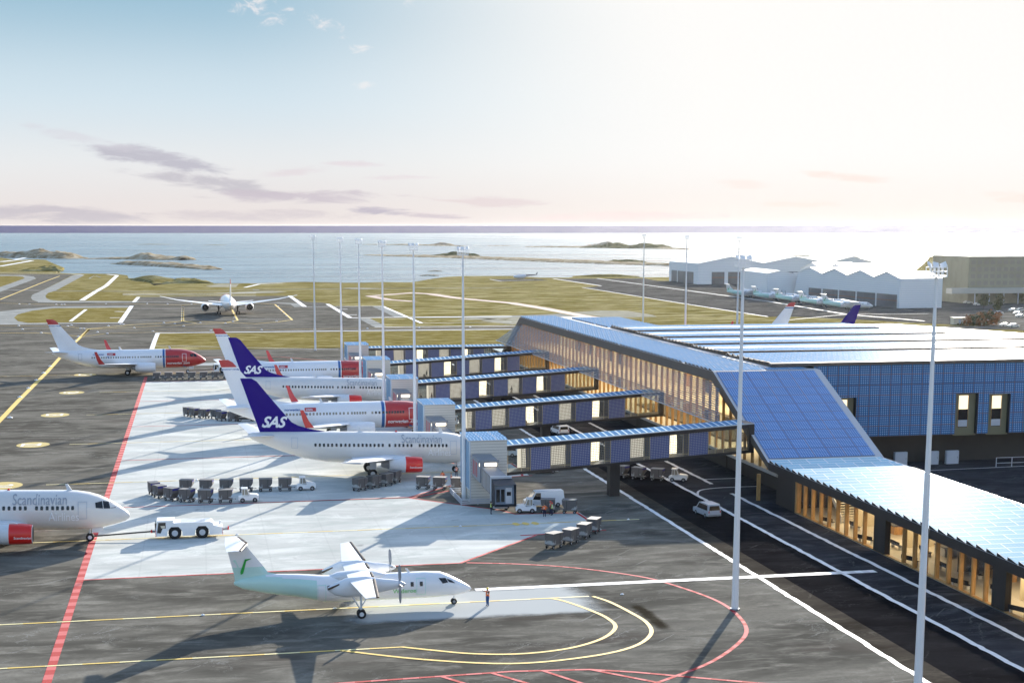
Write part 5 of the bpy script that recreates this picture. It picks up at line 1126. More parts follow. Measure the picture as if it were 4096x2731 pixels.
mb = MB(); mb.box(-.15, 0, 10, 60, .0, 8.0); [mb.box(-.3, 0, y, y+1.5, 0, 8.2, 1) for y in (25, 45)]; mb.build('side_door', [HD, HW], h1)
h2 = hangar('aircraft_hangar', 'nearest white ribbed hangar with four sawtooth gables and grey doors', (331.5, 693), (322, 806), (22, 0), [0, .22, .46, .70, .95], 14, 17, [(.02, .19), (.205, .365), (.38, .53), (.545, .69), (.705, .83)], 6.4, None)
mb = MB(); mb.box(0, 22, 100, 112, 0, 14); mb.build('rear_block', HW, h2)
a_ = P(3092, 1165)
h3 = hangar('hangar_annex', 'plain white ribbed annex with tall blank wall between the two big hangars', (307, 806), (322, 806), (6, 60), [0, 1], 13.5, 15, [], 5, None)
hangar('rear_hangar', 'pale hangar roof rising behind the nearest hangar', (352, 800), (352, 870), (26, 4), [0, .5, 1], 14, 18, [], 5, None)
# ---------------------------------------------------------------- ground vehicles
CARTM = None
m, nt, p = newmat('scuffed_dark_canvas'); o_ = tcoord(nt); c = sep(nt, o_)
f_ = noise(nt, o_, 1.6, 6, .7, .5); low = c[2].ss(1.7, .5)*c[0].ss(.2, -.9)
setp(nt, p, 'Base Color', mix(nt, ((f_*.9+low*.35)).ss(.62, .70)*.75, mix(nt, noise(nt, o_, 5, 5, .7), (.085, .078, .075), (.16, .145, .14)), (.48, .50, .50))); setp(nt, p, 'Roughness', .7); CARTM = m
CARTT = M('dark_canvas_top', (.16, .155, .155), .6, nz=(3, .3)); CARTF = M('cart_frame_grey', (.17, .165, .165), .6, nz=(2, .3)); BLUF = M('blue_flap', (.03, .03, .22), .6)
def make_cart():
    t = thing('baggage_cart', 'cart', 'baggage cart')
    mb = MB(); mb.box(-1.0, 1.0, -.62, .62, .46, .58); mb.box(1.0, 1.45, -.03, .03, .48, .54); o = mb.build('chassis', CARTF, t)
    mb = MB(); mb.cyl((1.4, 0, .5), (1.5, 0, .5), .06, n=8); mb.build('coupling', BLACK, o)
    mb = MB(); mb.prism([(-.92, .6), (.55, .6), (1.0, 1.25), (1.0, 1.9), (-.92, 1.9)], -.68, .68); mb.build('container', CARTM, t)
    mb = MB(); mb.box(-.96, 1.04, -.72, .72, 1.88, 1.94); mb.build('lid', CARTT, t)
    mb = MB(); mb.box(.35, .39, -.70, .70, .62, 1.88); mb.box(.5, .72, -.705, -.70, .85, .93, 1); mb.build('seam', [BLACK, LGREY], t)
    mb = MB(); mb.box(.99, 1.03, -.68, .68, 1.6, 1.86); mb.build('flap', BLUF, t)
    for x in (-.72, .72):
        for y in (-.5, .5): wheel('wheel', x, y, .22, .22, .14, t)
    return t
def make_tug():
    t = thing('baggage_tractor', 'tug', 'tractor')
    mb = MB(); mb.prism([(-1.35, .35), (1.45, .35), (1.5, .55), (1.48, .98), (1.2, 1.12), (.25, 1.2), (.1, .95), (-1.0, .95), (-1.35, .85)], -.65, .65); mb.build('body', WHITE, t, 20)
    mb = MB(); mb.prism([(-.9, .95), (.2, 1.1), (-.12, 2.0), (-.85, 2.0)], -.6, .6); o = mb.build('cab', WHITE, t)
    mb = MB(); mb.box(-.95, -.02, -.66, .66, 1.98, 2.06); mb.build('cab_roof', WHITE, o)
    mb = MB()
    for s in (-1, 1): mb.prism([(-.45, 1.1), (.08, 1.15), (-.16, 1.9), (-.45, 1.9)], s*.605-.01, s*.605+.01); mb.prism([(-.82, 1.1), (-.52, 1.1), (-.52, 1.9), (-.8, 1.9)], s*.605-.01, s*.605+.01)
    mb.loft([[(.19, -.5, 1.18), (.19, .5, 1.18), (-.09, .5, 1.92), (-.09, -.5, 1.92)], [(.215, -.5, 1.18), (.215, .5, 1.18), (-.065, .5, 1.92), (-.065, -.5, 1.92)]]); mb.build('cab_window', TINTW, o)
    mb = MB(); mb.box(1.46, 1.54, -.55, .55, .45, .6); mb.build('bumper', BLACK, t)
    for s in (-1, 1): MB().box(1.47, 1.51, s*.45-.09, s*.45+.09, .75, .9).build('headlight', LGREY, t)
    for x in (-.8, .95):
        for y in (-.58, .58): wheel('wheel', x, y, .34, .34, .2, t)
    return t
pc = make_cart(); uc = [0]; pt_ = make_tug(); ut = [0]
ordn = ['first', 'second', 'third', 'fourth', 'fifth', 'sixth', 'seventh']
def train(pts, grp, what, tug=None, tuglabel=None, rot0=0.):
    for i, (x, y) in enumerate(pts):
        if len(pts) > 1:
            a = pts[i-1] if i else (tug if tug else pts[0]); b = pts[i+1] if i < len(pts)-1 else pts[i]
            rz = atan2(a[1]-b[1], a[0]-b[0])
        else: rz = rot0
        place(pc, uc, (x, y, 0), rz, 'scuffed grey baggage cart, %s %s' % (ordn[i], what), grp)
    if tug:
        rz = atan2(tug[1]-pts[0][1], tug[0]-pts[0][0]); place(pt_, ut, (*tug, 0), rz, tuglabel, 'white baggage tractors')
train([(11.9, 229), (9.05, 229.1), (6.2, 229.3), (3.3, 229.6), (.4, 230), (-2.5, 230.6)], 'baggage carts in the rear train', 'behind the tractor of the rear long train', (15, 229), 'white baggage tractor heading the rear of the two long cart trains')
train([(3.0, 220.6), (.2, 221), (-2.4, 222.1), (-4.6, 223.7), (-6.3, 226.2), (-7.2, 229.2)], 'baggage carts in the front train', 'behind the tractor of the front long train', (6.2, 220.6), 'white baggage tractor heading the front of the two long cart trains')
train([(28.9, 232.6), (27.3, 230.4), (25.2, 228.6), (22.9, 226.8)], 'baggage carts under the scarlet engine', 'from the far end of the curved train under the engine')
train([(40.3, 223.3), (37.4, 224.4), (34.8, 225.4), (32.4, 226.4)], 'baggage carts beside the nearest tower', 'from right in the row beside the nearest tower')
train([(46.6, 203.9), (49.4, 202.8)], 'baggage carts by the white van', 'behind the tractor near the white van', (43.6, 204.4), 'white baggage tractor facing left in front of the white van')
train([(49.2, 188.8), (47.1, 185.6), (44.6, 182.6), (42.0, 180.6)], 'baggage carts on the open asphalt', 'from the far end of the isolated curved group')
train([(69.2, 226.8), (66.7, 228.6), (64.6, 230.9)], 'baggage carts under the nearest bridge', 'behind the tractor beneath the nearest bridge', (72.1, 225.4), 'white baggage tractor crossing the white road line beneath the nearest bridge')
train([(6.9, 404.8), (3.9, 404.8), (.9, 404.9), (-2.1, 404.9), (-5.1, 405), (-8, 405), (-10.9, 405.1)], 'baggage carts by the far left airliner', 'from right in the far row below the coral nosed airliner')
train([(6.3, 314.8), (4.0, 316), (2.9, 319.4), (.6, 320.8), (-1.4, 322.8), (-2.7, 325)], 'baggage carts behind the middle tail', 'from right in the group left of the indigo tail')
# belt loader with low flat deck
for (x, y, rz, lb) in ((8.8, 314.4, 0.15, 'low dark belt loader at the left of the near indigo tail'), (37.3, 273, 0, 'low dark belt loader under the red nosed airliner at the middle gate')):
    t = thing('belt_loader', lb, 'belt loader', (x, y, 0), rz, 'belt loaders')
    MB().box(-2, 2, -.6, .6, .4, .8).build('chassis', DGREY, t); MB().prism([(-2.4, .8), (-2.3, 1.2), (3.2, 1.9), (3.3, 1.6)], -.4, .4).build('belt', DGREY, t)
    for a in (-1.3, 1.3):
        for b in (-.55, .55): wheel('wheel', a, b, .35, .35, .2, t)
# heavy pushback tractor
def pushback(label, x, y, rz, bar):
    t = thing('pushback_tractor', label, 'aircraft tractor', (x, y, 0), rz)
    def arch(cx): return [(cx+.85, .62), (cx+.82, 1.15), (cx+.42, 1.55), (cx-.42, 1.55), (cx-.82, 1.15), (cx-.85, .62)]
    pr_ = [(-4.1, .45), (-2.7, .45)]+[(a, b) for a, b in arch(-1.75)[::-1]]+[(-.85, .45), (.7, .45)]+[(a, b) for a, b in arch(1.6)[::-1]]+[(2.5, .45), (4.2, .5), (4.2, 1.35), (3.1, 1.6), (3.0, 1.95), (2.7, 2.1), (-1.8, 2.1), (-2.0, 2.3), (-3.9, 2.3), (-4.15, 1.1)]
    pr_ = [(-4.1, .45), (-2.7, .45), (-2.65, 1.1), (-2.2, 1.6), (-1.3, 1.6), (-.85, 1.1), (-.8, .45), (.72, .45), (.78, 1.1), (1.2, 1.6), (2.1, 1.6), (2.5, 1.1), (2.55, .45), (4.2, .5), (4.2, 1.35), (3.1, 1.6), (3.0, 1.95), (2.7, 2.1), (-1.8, 2.1), (-2.0, 2.35), (-3.9, 2.35), (-4.15, 1.1)]
    mb = MB(); mb.prism(pr_, -1.3, 1.3); mb.build('body', WHITE, t)
    mb = MB(); mb.box(-3.95, -1.75, -1.35, 1.35, 2.33, 2.43); mb.build('cab_roof', WHITE, t)
    mb = MB()
    for k in (-.8, 0, .8): mb.box(-1.0, 2.0, k-.03, k+.03, 2.1, 2.115)
    mb.build('vent_slot', DGREY, t)
    mb = MB()
    for s in (-1, 1): mb.prism([(-3.95, .9), (-3.5, .85), (-3.25, 1.45), (-2.85, 1.45), (-2.85, 2.2), (-3.75, 2.2)], s*1.305-.01, s*1.305+.01)
    mb.box(-4.19, -4.05, -1.1, 1.1, 1.2, 2.1); mb.build('cab_window', DARKW, t)
    mb = MB(); 
    for s in (-1, 1): mb.prism([(-3.4, 1.5), (-2.95, 1.5), (-2.95, 1.8), (-3.5, 1.8)], s*1.325-.005, s*1.325+.005)
    mb.build('cab_seat', CREAM, t)
    for a, b in ((-4.16, -4.05), (4.15, 4.23)):
        mb = MB(); [mb.box(a, b, s*1.25-.08, s*1.25+.08, .45+.22*k, .56+.22*k) for s in (-1, 1) for k in range(4)]; mb.build('red_stripe_board', REDE, t)
    mb = MB(); mb.box(4.2, 4.9, -.15, .15, .75, 1.0); mb.box(4.85, 5.0, -.3, .3, .8, 1.2, 1); mb.box(-4.6, -4.1, -.15, .15, .75, 1.0); mb.box(-4.75, -4.55, -.25, .25, .75, 1.1, 1); mb.build('hitch', [GREY, REDE], t)
    mb = MB(); mb.cyl((3.8, 0, 1.5), (3.95, 0, 2.0), .12); mb.build('searchlight', WHITED, t)
    for cx in (-1.75, 1.65):
        for s in (-1, 1):
            o = wheel('wheel', cx, s*.98, .78, .78, .55, t)
            mb = MB()
            for k in range(22): an = 2*pi*k/22; mb.box(cx+.76*cos(an)-.05, cx+.76*cos(an)+.05, s*.98-.27, s*.98+.27, .78+.76*sin(an)-.05, .78+.76*sin(an)+.05)
            mb.build('tread', BLACK, o)
            MB().cyl((cx, s*1.2, .78), (cx, s*1.31, .78), .40, .36, 18).build('rim', LGREY, o)
    tb = MB(); tb.cyl(bar[0], bar[1], .10, .10, 8); tb.box(bar[0][0]-.15, bar[0][0]+.3, bar[0][1]-.3, bar[0][1]+.3, bar[0][2]-.1, bar[0][2]+.1); o = tb.build('tow_bar', DGREY); tag(o, 'dark tow bar linking %s to its airliner nose wheel' % ('the big white tractor' if x < 0 else 'the far tractor'), 'tow bar')
pushback('heavy white aircraft tractor with four big tyres in front of the silver airliner nose', -2.0, 196.4, 0, ((-14.0, 196.4, .55), (-6.5, 196.4, .9)))
pushback('white aircraft tractor before the far coral nosed airliner, half hidden by a tail fin', 7.8, 422.5, 0, ((-3.0, 422.5, .6), (3.1, 422.5, .9)))
# vans and cars
def van(name, label, x, y, rz, colm, kind='van', L=5.2, W_=1.95, H=2.1, grp=None):
    t = thing(name, label, kind if kind != 'van' else 'van', (x, y, 0), rz, grp)
    if kind == 'van': pr_ = [(-L/2, .35), (L/2-.1, .35), (L/2, .6), (L/2-.05, .95), (L/2-.75, 1.2), (L/2-1.5, H-.05), (L/2-1.9, H), (-L/2+.12, H), (-L/2, 1.1)]; win = [(L/2-1.0, 1.2), (L/2-1.55, H-.22), (L/2-2.2, H-.22), (L/2-2.2, 1.12)]; ws = ((L/2-.74, 1.22), (L/2-1.46, H-.1))
    elif kind == 'minivan': pr_ = [(-L/2, .35), (L/2-.1, .35), (L/2, .6), (L/2-.05, .95), (L/2-1.0, 1.08), (L/2-1.7, H-.05), (L/2-2.0, H), (-L/2+.25, H), (-L/2+.02, 1.1)]; win = [(L/2-1.25, 1.1), (L/2-1.8, H-.15), (-L/2+.45, H-.15), (-L/2+.3, 1.1)]; ws = ((L/2-1.0, 1.1), (L/2-1.66, H-.1))
    else: pr_ = [(-L/2, .3), (L/2-.1, .3), (L/2, .5), (L/2-.05, .8), (L/2-1.1, .92), (L/2-1.75, H), (-L/2+1.2, H), (-L/2+.35, .98), (-L/2, .9)]; win = [(L/2-1.3, .95), (L/2-1.85, H-.1), (-L/2+1.25, H-.1), (-L/2+.7, .98)]; ws = ((L/2-1.12, .94), (L/2-1.72, H-.05))
    n = len(pr_); ins = [(W_/2-(.0 if z < 1.05 else (z-1.0)*.14)) for _, z in pr_]
    mb = MB(); vs = [(p[0], -i, p[1]) for p, i in zip(pr_, ins)]+[(p[0], i, p[1]) for p, i in zip(pr_, ins)]; tri = tessellate_polygon([[Vector((*p, 0)) for p in pr_]])
    mb.add(vs, [tuple(q) for q in tri]+[tuple(k+n for k in q[::-1]) for q in tri]+[(k, (k+1) % n, (k+1) % n+n, k+n) for k in range(n)]); mb.build('body', colm, t, 25)
    iw = lambda z: W_/2-(0 if z < 1.05 else (z-1.)*.14)+.012
    mb = MB()
    for s in (-1, 1): mb.add([(a, s*iw(b), b) for a, b in win], [tuple(range(len(win)))])
    mb.build('side_window', DARKW, t)
    (a0, z0), (a1, z1) = ws; mb = MB(); mb.add([(a0+.02, -iw(z0)+.12, z0+.03), (a0+.02, iw(z0)-.12, z0+.03), (a1+.02, iw(z1)-.12, z1), (a1+.02, -iw(z1)+.12, z1)], [(0, 1, 2, 3)]); mb.build('windscreen', DARKW, t)
    mb = MB(); zr0, zr1 = (1.15, H-.2); mb.add([(-L/2-.01 + (zr0-1.1)*.12, -iw(zr0)+.15, zr0), (-L/2-.01+(zr0-1.1)*.12, iw(zr0)-.15, zr0), (-L/2+.10, iw(zr1)-.2, zr1), (-L/2+.10, -iw(zr1)+.2, zr1)], [(0, 1, 2, 3)])
    if kind != 'car': mb.build('rear_window', DARKW, t)
    MB().box(-L/2-.06, -L/2+.05, -W_/2+.05, W_/2-.05, .38, .58).build('bumper', GREY, t)
    for s in (-1, 1):
        MB().box(-L/2-.02, -L/2+.02, s*(W_/2-.14)-.07, s*(W_/2-.14)+.07, .8, 1.1).build('tail_light', REDN, t); MB().box(L/2-.06, L/2-.0, s*(W_/2-.25)-.15, s*(W_/2-.25)+.15, .65, .85).build('headlight', LGREY, t)
    for a in (-L/2+.95, L/2-.95):
        for s in (-1, 1): wheel('wheel', a, s*(W_/2-.1), .34, .34, .22, t)
    return t
SILVC = M('silver_blue_paint', (.46, .50, .56), .35, .2)
van('panel_van', 'white panel van parked behind the left-facing baggage tractor', 47.0, 208.6, pi, WHITE, 'van', 5.6, 2.0, 2.3)
van('panel_van', 'silver blue panel van driving away on the dark service road', 67.3, 197.2, radians(97), SILVC, 'minivan', 4.8, 1.95, 1.95)
van('minibus', 'white estate van with rear windows on the road between the second and nearest bridges', 66.8, 283, radians(98), WHITE, 'minivan', 5.0, 2.0, 1.85)
van('pickup_van', 'white van behind the glass at the left end of the nearest bridge', 50.6, 256.5, pi*.95, WHITE, 'minivan', 5.0, 1.95, 1.9)
van('car', 'pale car whose wheels show below the nearest bridge', 53.6, 238, 0, WHITE, 'car', 4.6, 1.85, 1.45)
van('pickup_van', 'white van seen through the left end of the second bridge', 47.5, 300, pi*.9, WHITE, 'minivan', 5.2, 1.95, 1.95); van('pickup_van', 'white van seen through the left end of the third bridge', 46.5, 345, pi*.6, WHITE, 'minivan', 5.2, 1.95, 1.95)
van('pickup_van', 'white van seen through the left end of the fourth bridge', 45.5, 385, pi*.9, WHITE, 'minivan', 5.2, 1.95, 1.95)
# ---------------------------------------------------------------- people
def person(label, x, y, z=0., rz=0., top=ORANGE, legs=NAVY, hat=None, pose='stand', h=1.78, hair=HAIR, tape=True, grp=None, item=None):
    """rz = 0 faces +X"""
    t = thing('person', label, 'person', (x, y, z), rz, grp); k = h/1.78
    V = []; E = []; Rr = []
    def v(x_, y_, z_, r): V.append((x_*k, y_*k, z_*k)); Rr.append(r*k); return len(V)-1
    def e(a, b): E.append((a, b))
    pel = v(0, 0, .95, .155); wa = v(0, 0, 1.1, .15); ch = v(0, 0, 1.33, .175); nk = v(0, 0, 1.5, .06); hd = v(.01, 0, 1.60, .082); ht = v(.015, 0, 1.70, .088)
    e(pel, wa); e(wa, ch); e(ch, nk); e(nk, hd); e(hd, ht)
    no = v(.10, 0, 1.64, .018); e(hd, no)
    walk = pose == 'walk'
    for s in (-1, 1):
        st_ = .22*s if walk else .03*s
        hp = v(0, s*.09, .9, .115); kn = v(st_*.6+.03, s*.10, .5, .08); an = v(st_*1.1-.02, s*.11, .09, .055); toe = v(st_*1.1+.14, s*.12, .035, .035)
        e(pel, hp); e(hp, kn); e(kn, an); e(an, toe)
        sh = v(0, s*.19, 1.42, .065); e(ch, sh)
        if pose == 'marshal': el = v(.22, s*.27, 1.38+(.03 if s < 0 else -.03), .045); wr = v(.42, s*.22, 1.55 if s < 0 else 1.42, .03); hdv = Vector((.25, 0, .97))
        elif pose == 'folded': el = v(.08, s*.27, 1.15, .048); wr = v(.22, -s*.05, 1.22, .034); hdv = Vector((.2, -s, .1))
        elif pose == 'hips': el = v(-.05, s*.38, 1.18, .046); wr = v(.05, s*.22, 1.02, .033); hdv = Vector((.6, -s*.5, -.4))
        elif walk: el = v(-.12*s, s*.25, 1.16, .045); wr = v(-.16*s+.06, s*.25, .93, .03); hdv = Vector((.1, 0, -1))
        else: el = v(0, s*.25, 1.15, .045); wr = v(.06, s*.25, .9, .03); hdv = Vector((.1, 0, -1))
        e(sh, el); e(el, wr); hdv.normalize(); W0 = Vector(V[wr])/k
        ac = hdv.orthogonal().normalized(); pm_ = W0+hdv*.07; pmv = v(*pm_, .034); e(wr, pmv)
        for f in range(4):
            o1 = pm_+ac*((f-1.5)*.02)+hdv*.05; o2 = o1+hdv*(.05-.006*abs(f-1.2)); a = v(*o1, .009); b = v(*o2, .007); e(pmv, a); e(a, b)
        th_ = pm_+ac*.05+hdv*.0; a = v(*th_, .011); b = v(*(th_+hdv*.04+ac*.015), .008); e(pmv, a); e(a, b)
    me = bpy.data.meshes.new('body'); me.from_pydata(V, E, []); o = bpy.data.objects.new('body', me); COL.objects.link(o)
    md = o.modifiers.new('skin', 'SKIN'); md.use_smooth_shade = True
    if not me.skin_vertices: 
        bm_ = None
    sv = me.skin_vertices[0].data if me.skin_vertices else None
    if sv is None:
        me.attributes  # the skin layer is made by the modifier below
    o.modifiers.new('sub', 'SUBSURF').levels = 1
    return t, o, Rr, V, E
def finish_person(*a, **k): pass
def make_person(label, x, y, z=0., rz=0., top=ORANGE, legs=NAVY, hat=None, pose='stand', h=1.78, hair=HAIR, tape=True, grp=None, item=None, sleeves=None):
    import bmesh
    t, o, Rr, V, E = person(label, x, y, z, rz, top, legs, hat, pose, h, hair, tape, grp)
    me = o.data; bm = bmesh.new(); bm.from_mesh(me); lay = bm.verts.layers.skin.verify(); bm.verts.ensure_lookup_table()
    for i, vv in enumerate(bm.verts):
        vv[lay].radius = (Rr[i], Rr[i]*(1.0)); vv[lay].use_root = (i == 0)
    for i in (1, 2): bm.verts[i][lay].radius = (Rr[i]*.8, Rr[i]*1.15)
    bm.to_mesh(me); bm.free()
    dg = bpy.context.evaluated_depsgraph_get(); dg.update(); m2 = bpy.data.meshes.new_from_object(o.evaluated_get(dg)); bpy.data.objects.remove(o)
    k = h/1.78; m2.materials.clear()
    for q in (SKIN, legs, top, BLKC, REFL, sleeves or top): m2.materials.append(q)
    for p_ in m2.polygons:
        c = p_.center; z_ = c.z/k; r_ = abs(c.y)/k; p_.use_smooth = True; mi = 0
        if z_ < .09: mi = 3
        elif z_ < .98 and not (r_ > .21 and z_ > .78): mi = 1
        elif z_ < 1.49: mi = 2
        if mi == 2 and (r_ > .21 or c.x/k > .17): mi = 5
        if mi == 5 and pose in ('marshal',) and c.x/k > .42: mi = 0
        if r_ > .215 and .6 < z_ < .93: mi = 0
        if tape and mi == 2 and (1.10 < z_ < 1.16 or 1.25 < z_ < 1.3 and False): mi = 4
        if tape and mi == 2 and .07 < r_ < .13 and z_ > 1.16: mi = 4
        p_.material_index = mi
    ob = bpy.data.objects.new('body', m2); COL.objects.link(ob); ob.parent = t
    mb = MB(); cx, cz = .005*k, 1.665*k
    R = [[(cx-.012+r*cos(2*pi*q/14)*1.1, r*sin(2*pi*q/14), zz) for q in range(14)] for zz, r in ((cz-.03, .098*k), (cz+.03, .105*k), (cz+.085, .088*k), (cz+.12, .045*k))]
    if hat:
        R = [[(cx+r*cos(2*pi*q/14)*1.15, r*sin(2*pi*q/14), zz) for q in range(14)] for zz, r in ((cz+.0, .14*k), (cz+.01, .115*k), (cz+.06, .115*k), (cz+.12, .09*k), (cz+.15, .03*k))]
    mb.loft(R); mb.build('helmet' if hat else 'hair', hat or hair, t, 60)
    return t
make_person('marshaller in orange vest, yellow helmet and blue trousers signalling to the turboprop', 28.6, 153.3, 0, pi+.7, ORANGE, BLUEJ, YELH, 'marshal', 1.98, sleeves=BLKC)
make_person('person in yellow vest and dark navy clothes standing alone below the black jetway cab', 38.6, 204.2, 0, 0, YELLOW, NAVY, None, 'folded', 1.78, sleeves=NAVY)
make_person('worker in orange jacket seen from behind, partly hidden by a baggage cart', 36.2, 231.6, 0, pi/2, ORANGE, NAVY, None, 'hips', 1.8)
make_person('worker in orange vest with folded arms standing between two baggage carts by the nose wheel', 37.2, 229.6, 0, 0, ORANGE, NAVY, None, 'folded', 1.8, sleeves=MAROON)
make_person('worker in orange vest standing right beside the silver airliner nose wheel', 39.2, 236.6, 0, pi/2, ORANGE, NAVY, None, 'folded', 1.8, sleeves=MAROON)
make_person('worker in orange jacket with hands on hips beside the cart pair, bare headed', 45.35, 200.7, 0, pi/2, ORANGE, NAVY, None, 'hips', 1.85)
make_person('worker in orange jacket with red helmet behind the yellow vested one', 46.55, 202.4, 0, pi, ORANGE, NAVY, REDH, 'stand', 1.85)
make_person('worker in yellow vest with red helmet and folded arms by the cart pair', 46.6, 201.6, 0, pi*.8, YELLOW, NAVY, REDH, 'folded', 1.8, sleeves=NAVY)
for bi, X_, top_, leg_, lb, fc in ((1, 53.6, MAROON, BLKC, 'traveller in maroon pushing a loaded trolley inside the second bridge', 0), (2, 51.7, BLKC, BLKC, 'traveller in black suit walking inside the third bridge', 0), (2, 59.2, MAROON, TANC, 'traveller in maroon jacket and pale trousers inside the third bridge', pi), (2, 62.0, BLKC, TANC, 'traveller in black top and tan trousers inside the third bridge, right of another', pi), (3, 49.0, TANC, BLKC, 'traveller bending by the lit pane of the fourth bridge', 0), (3, 51.2, BLKC, BLKC, 'traveller in black standing at the lit pane of the fourth bridge', pi), (3, 57.3, MAROON, BLKC, 'traveller in maroon beside a brown bag in the fourth bridge', 0), (2, 43.4, BLKC, BLKC, 'traveller in black at the left end of the third bridge', 0), (2, 45.6, MAROON, BLKC, 'traveller in maroon at the left end of the third bridge', pi), (3, 43.6, MAROON, BLKC, 'traveller at the left end of the fourth bridge', 0)):
    zf_ = 3.75+(X_-43.5)*.0605+.42; make_person(lb, X_, 213.9+45.3*bi+.7, zf_, fc, top_, leg_, None, 'walk', 1.75, tape=False)
for bi, X_, nm_, col_, lb in ((1, 54.9, 'luggage_trolley', TANC, 'loaded brown luggage trolley inside the second bridge'), (3, 58.5, 'travel_bag', TANC, 'brown travel bag on the floor of the fourth bridge'), (2, 58.9, 'suitcase', NAVY, 'dark blue suitcase beside the maroon jacket traveller in the third bridge'), (3, 50.7, 'suitcase', NAVY, 'dark blue suitcase at the lit pane of the fourth bridge')):
    zf_ = 3.75+(X_-43.5)*.0605+.42; t = thing(nm_, lb, nm_.replace('_', ' '), (X_, 213.9+45.3*bi+.8, zf_)); w_ = .7 if nm_ != 'suitcase' else .22
    MB().box(-w_, w_, -.25, .25, .12, .75).build('case', col_, t); MB().box(-w_*.5, w_*.5, -.02, .02, .75, .82).build('handle', BLKC, t); [wheel('wheel', s*w_*.7, 0, .06, .06, .3, t) for s in (-1, 1)]
# ---------------------------------------------------------------- taxiway lights
def tlight():
    t = thing('taxiway_light', 'l', 'ground light'); MB().cyl((0, 0, 0), (0, 0, .12), .55, .5, 10).build('base', WHITE, t); MB().cyl((0, 0, .12), (0, 0, .3), .3, .12, 10).build('lens', M('white_lens', (.95, .95, .95), .2), t); return t
lp = tlight(); u = [0]
for q in [c1(168, 903), c1(202, 936), c1(370, 967), c1(607, 908), c1(640, 898), c1(722, 929), c1(752, 929), c1(874, 960), c1(972, 905), c1(962, 973), c1(1078, 891), c1(1105, 891), c1(1203, 922), c1(1370, 954), c1(1468, 877), c1(1567, 885), c1(1645, 906), c1(1795, 876), c1(1890, 946), c1(2020, 881), c1(2087, 866), c1(173, 709), c1(264, 710), c1(502, 713), c1(551, 714), c1(578, 713), c1(950, 708), c1(1319, 706), c1(1502, 709), c1(1716, 711), c1(702, 1000), c1(678, 1036), c1(448, 1267), c1(390, 1328), c1(326, 1392), c1(257, 1464), c1(178, 1544), c1(90, 1728), c1(1639, 737), c1(1636, 756), c1(1634, 776), c1(1632, 798), c1(1630, 820), c1(1628, 845), c1(2095, 800), c1(2100, 830),
          c2(50, 940), c2(527, 934), c2(998, 928), c2(1462, 922), c2(1920, 916), c2(198, 730), c2(232, 770), c2(255, 794), c2(276, 816), c2(184, 863)]:
    x, y, z = P(*q); lo = place(lp, u, (x, y, .05), 0, 'small white ground light let into the taxiways', 'taxiway ground lights')
for (x, y) in ((12.9, 155.3), (43.7, 155.4), (-.5, 155.2), (56, 196.5), (33, 196.3), (-1, 241.4), (4, 196.4)):
    lo = place(lp, u, (x, y, .03), 0, 'small white ground light on a yellow stand line', 'stand line lights'); lo.scale = (.4, .3, .5)
# ---------------------------------------------------------------- right background: parked cars, trees, stand-in block
LEAF = [M('leaf_olive', (.10, .10, .03), .8), M('leaf_dark', (.055, .065, .02), .8), M('leaf_autumn', (.30, .13, .035), .8)]
BARK = M('bark', (.10, .075, .05), .9)
def tree(label, x, y, hgt, cr, sd, mats, nm='tree', trunk=True):
    rnd = random.Random(sd); t = thing(nm, label, nm.replace('_', ' '), (x, y, 0), 0, 'trees of the park' if trunk else 'shrubs of the park')
    mb = MB(); L = []
    if trunk:
        mb.cyl((0, 0, 0), (0, 0, hgt*.8), hgt*.022, hgt*.006, 7)
        for k in range(9):
            z = hgt*rnd.uniform(.25, .75); a = rnd.uniform(0, 2*pi); r = cr*rnd.uniform(.4, .8)*(1.1-z/hgt); q = (r*cos(a), r*sin(a), z+r*.6); mb.cyl((0, 0, z), q, hgt*.009, hgt*.003, 5); L.append(q)
        mb.build('trunk', BARK, t)
    mb = MB(); cl = L+[(rnd.gauss(0, cr*.45), rnd.gauss(0, cr*.45), hgt*rnd.uniform(.22, .97)) for _ in range(26)] if trunk else [(rnd.uniform(-cr, cr), rnd.uniform(-cr*.5, cr*.5), rnd.uniform(.1, hgt)) for _ in range(16)]
    for c in cl:
        mi = rnd.choice((0, 0, 1)); cs = cr*rnd.uniform(.22, .42)*(1.15-(c[2]/hgt)*.5)
        for _ in range(26):
            q = Vector(c)+Vector((rnd.gauss(0, 1), rnd.gauss(0, 1), rnd.gauss(0, .8)))*cs*.6; s = rnd.uniform(.18, .42); a = Vector((rnd.gauss(0, 1), rnd.gauss(0, 1), rnd.gauss(0, 1))).normalized()*s; b = a.orthogonal().normalized()*s
            mb.add([q-a-b, q+a-b, q+a+b, q-a+b], [(0, 1, 2, 3)], mi)
    mb.build('crown', mats, t)
TR = [(1830, 640), (1900, 655), (1960, 640), (2020, 670), (2085, 650), (2140, 690), (2190, 655), (2240, 700), (2285, 660), (1790, 690), (1930, 740), (2060, 790), (2330, 690), (2380, 650)]
wd = ['first', 'second', 'third', 'fourth', 'fifth', 'sixth', 'seventh', 'eighth', 'ninth', 'tenth', 'eleventh', 'twelfth', 'thirteenth', 'fourteenth']
o_ = sorted(range(len(TR)), key=lambda i: TR[i][0])
for r_, i in enumerate(o_):
    x, y, _ = P(*c4(*TR[i])); tree('olive green tree before the canopy at right, %s tree from the left' % wd[r_], x, y, 8.5+1.5*sin(i*2.3), 2.4, i+10, LEAF[:2])
for i, q in enumerate([(1830, 900), (1890, 895), (1950, 900), (2010, 902)]):
    x, y, _ = P(*c4(*q)); tree('rust orange shrub at the roof edge on the right, %s from the left' % wd[i], x, y, 5.0, 4.2, i+60, [LEAF[2], LEAF[0]], 'shrub', False)
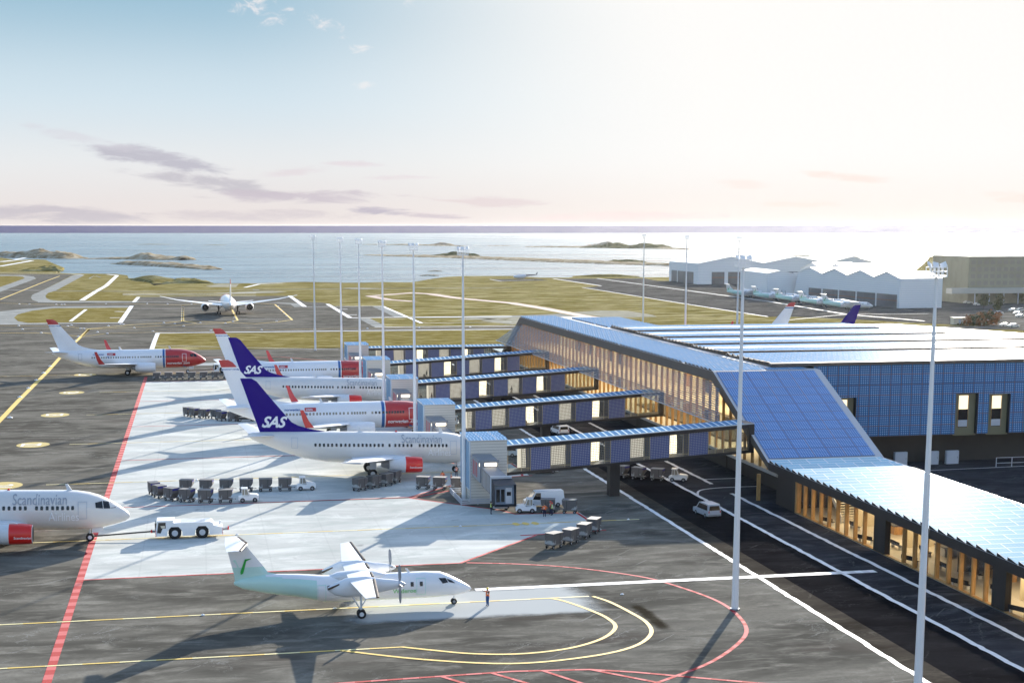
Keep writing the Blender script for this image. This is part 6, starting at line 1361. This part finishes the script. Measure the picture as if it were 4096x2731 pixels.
x0, y0, _ = P(*c4(1785, 705)); t = thing('overlay_stand_in', 'hazy olive block standing in for a ghosted overlay, right edge behind a pale canopy', 'building', (x0, y0, 0))  # made-up block, stands in for a ghosted overlay
MB().box(0, 130, 0, 40, 0, 23.5).build('wall', M('olive_overlay_wall', (.34, .31, .22), .6, spec=.1, nz=(.12, .4)), t); MB().box(-.3, 130, -.3, 40, 23.5, 24.0).build('roof', M('pale_overlay_edge', (.5, .48, .42), .6), t)
MB().box(-12, 130, -6, 0, 5.4, 8.0).build('canopy', bpy.data.materials['pale_overlay_edge'], t)
for k in range(10): MB().box(1+k*8, 1.4+k*8, -5.5, -5.1, 0, 5.4).build('canopy_post', LGREY, t)
rn_ = random.Random(2)
for r_ in range(4):
    for k in range(16):
        on = rn_.random() < .3; MB().box(1.2+k*3.6, 3.6+k*3.6, -.06, 0, 9.4+r_*3.5, 11.4+r_*3.5).build('window', TINTW, t)
x, y, _ = P(*c4(1727, 890)); t = thing('cream_kiosk', 'small cream box building beside the orange shrubs', 'kiosk', (x, y, 0)); MB().box(-3, 3, 0, 3, 0, 2.6).build('wall', CREAM, t); MB().box(-3.2, 3.2, -.2, 3.2, 2.6, 2.8).build('roof', CREAM, t); MB().box(-1, 0, -.05, 0, 0, 2).build('door', LGREY, t)
sheet('car_park', [[c4(1900, 770), c4(2400, 720), c4(2600, 980), c4(1900, 900)]], .045, ASPH)
WC = M('cream_car_paint', (.72, .68, .6), .35)
pr0 = van('parked_car', 'x', 0, 0, 0, WC, 'car', 4.5, 1.8, 1.45); u = [0]
for i, (q, lb) in enumerate([((2125, 912), 'parked cream car nearest the roof edge at right, left one of two'), ((2200, 918), 'parked cream car nearest the roof edge at right, right one of two'), ((2195, 775), 'parked cream car in the back row of the hazy car park, left one'), ((2268, 772), 'parked cream car in the back row of the hazy car park at the frame edge'), ((2240, 803), 'parked cream car in the middle row of the hazy car park'), ((2060, 800), 'parked cream car half hidden by tree trunks'), ((2262, 828), 'parked cream car in the front row of the hazy car park'), ((1880, 722), 'parked cream car standing alone behind the orange shrubs'), ((1790, 705), 'parked cream car farthest left beyond the orange shrubs')]):
    x, y, _ = P(*c4(*q)); place(pr0, u, (x, y, .05), random.choice((0, .2, pi)), lb, 'parked cars in the park at right')
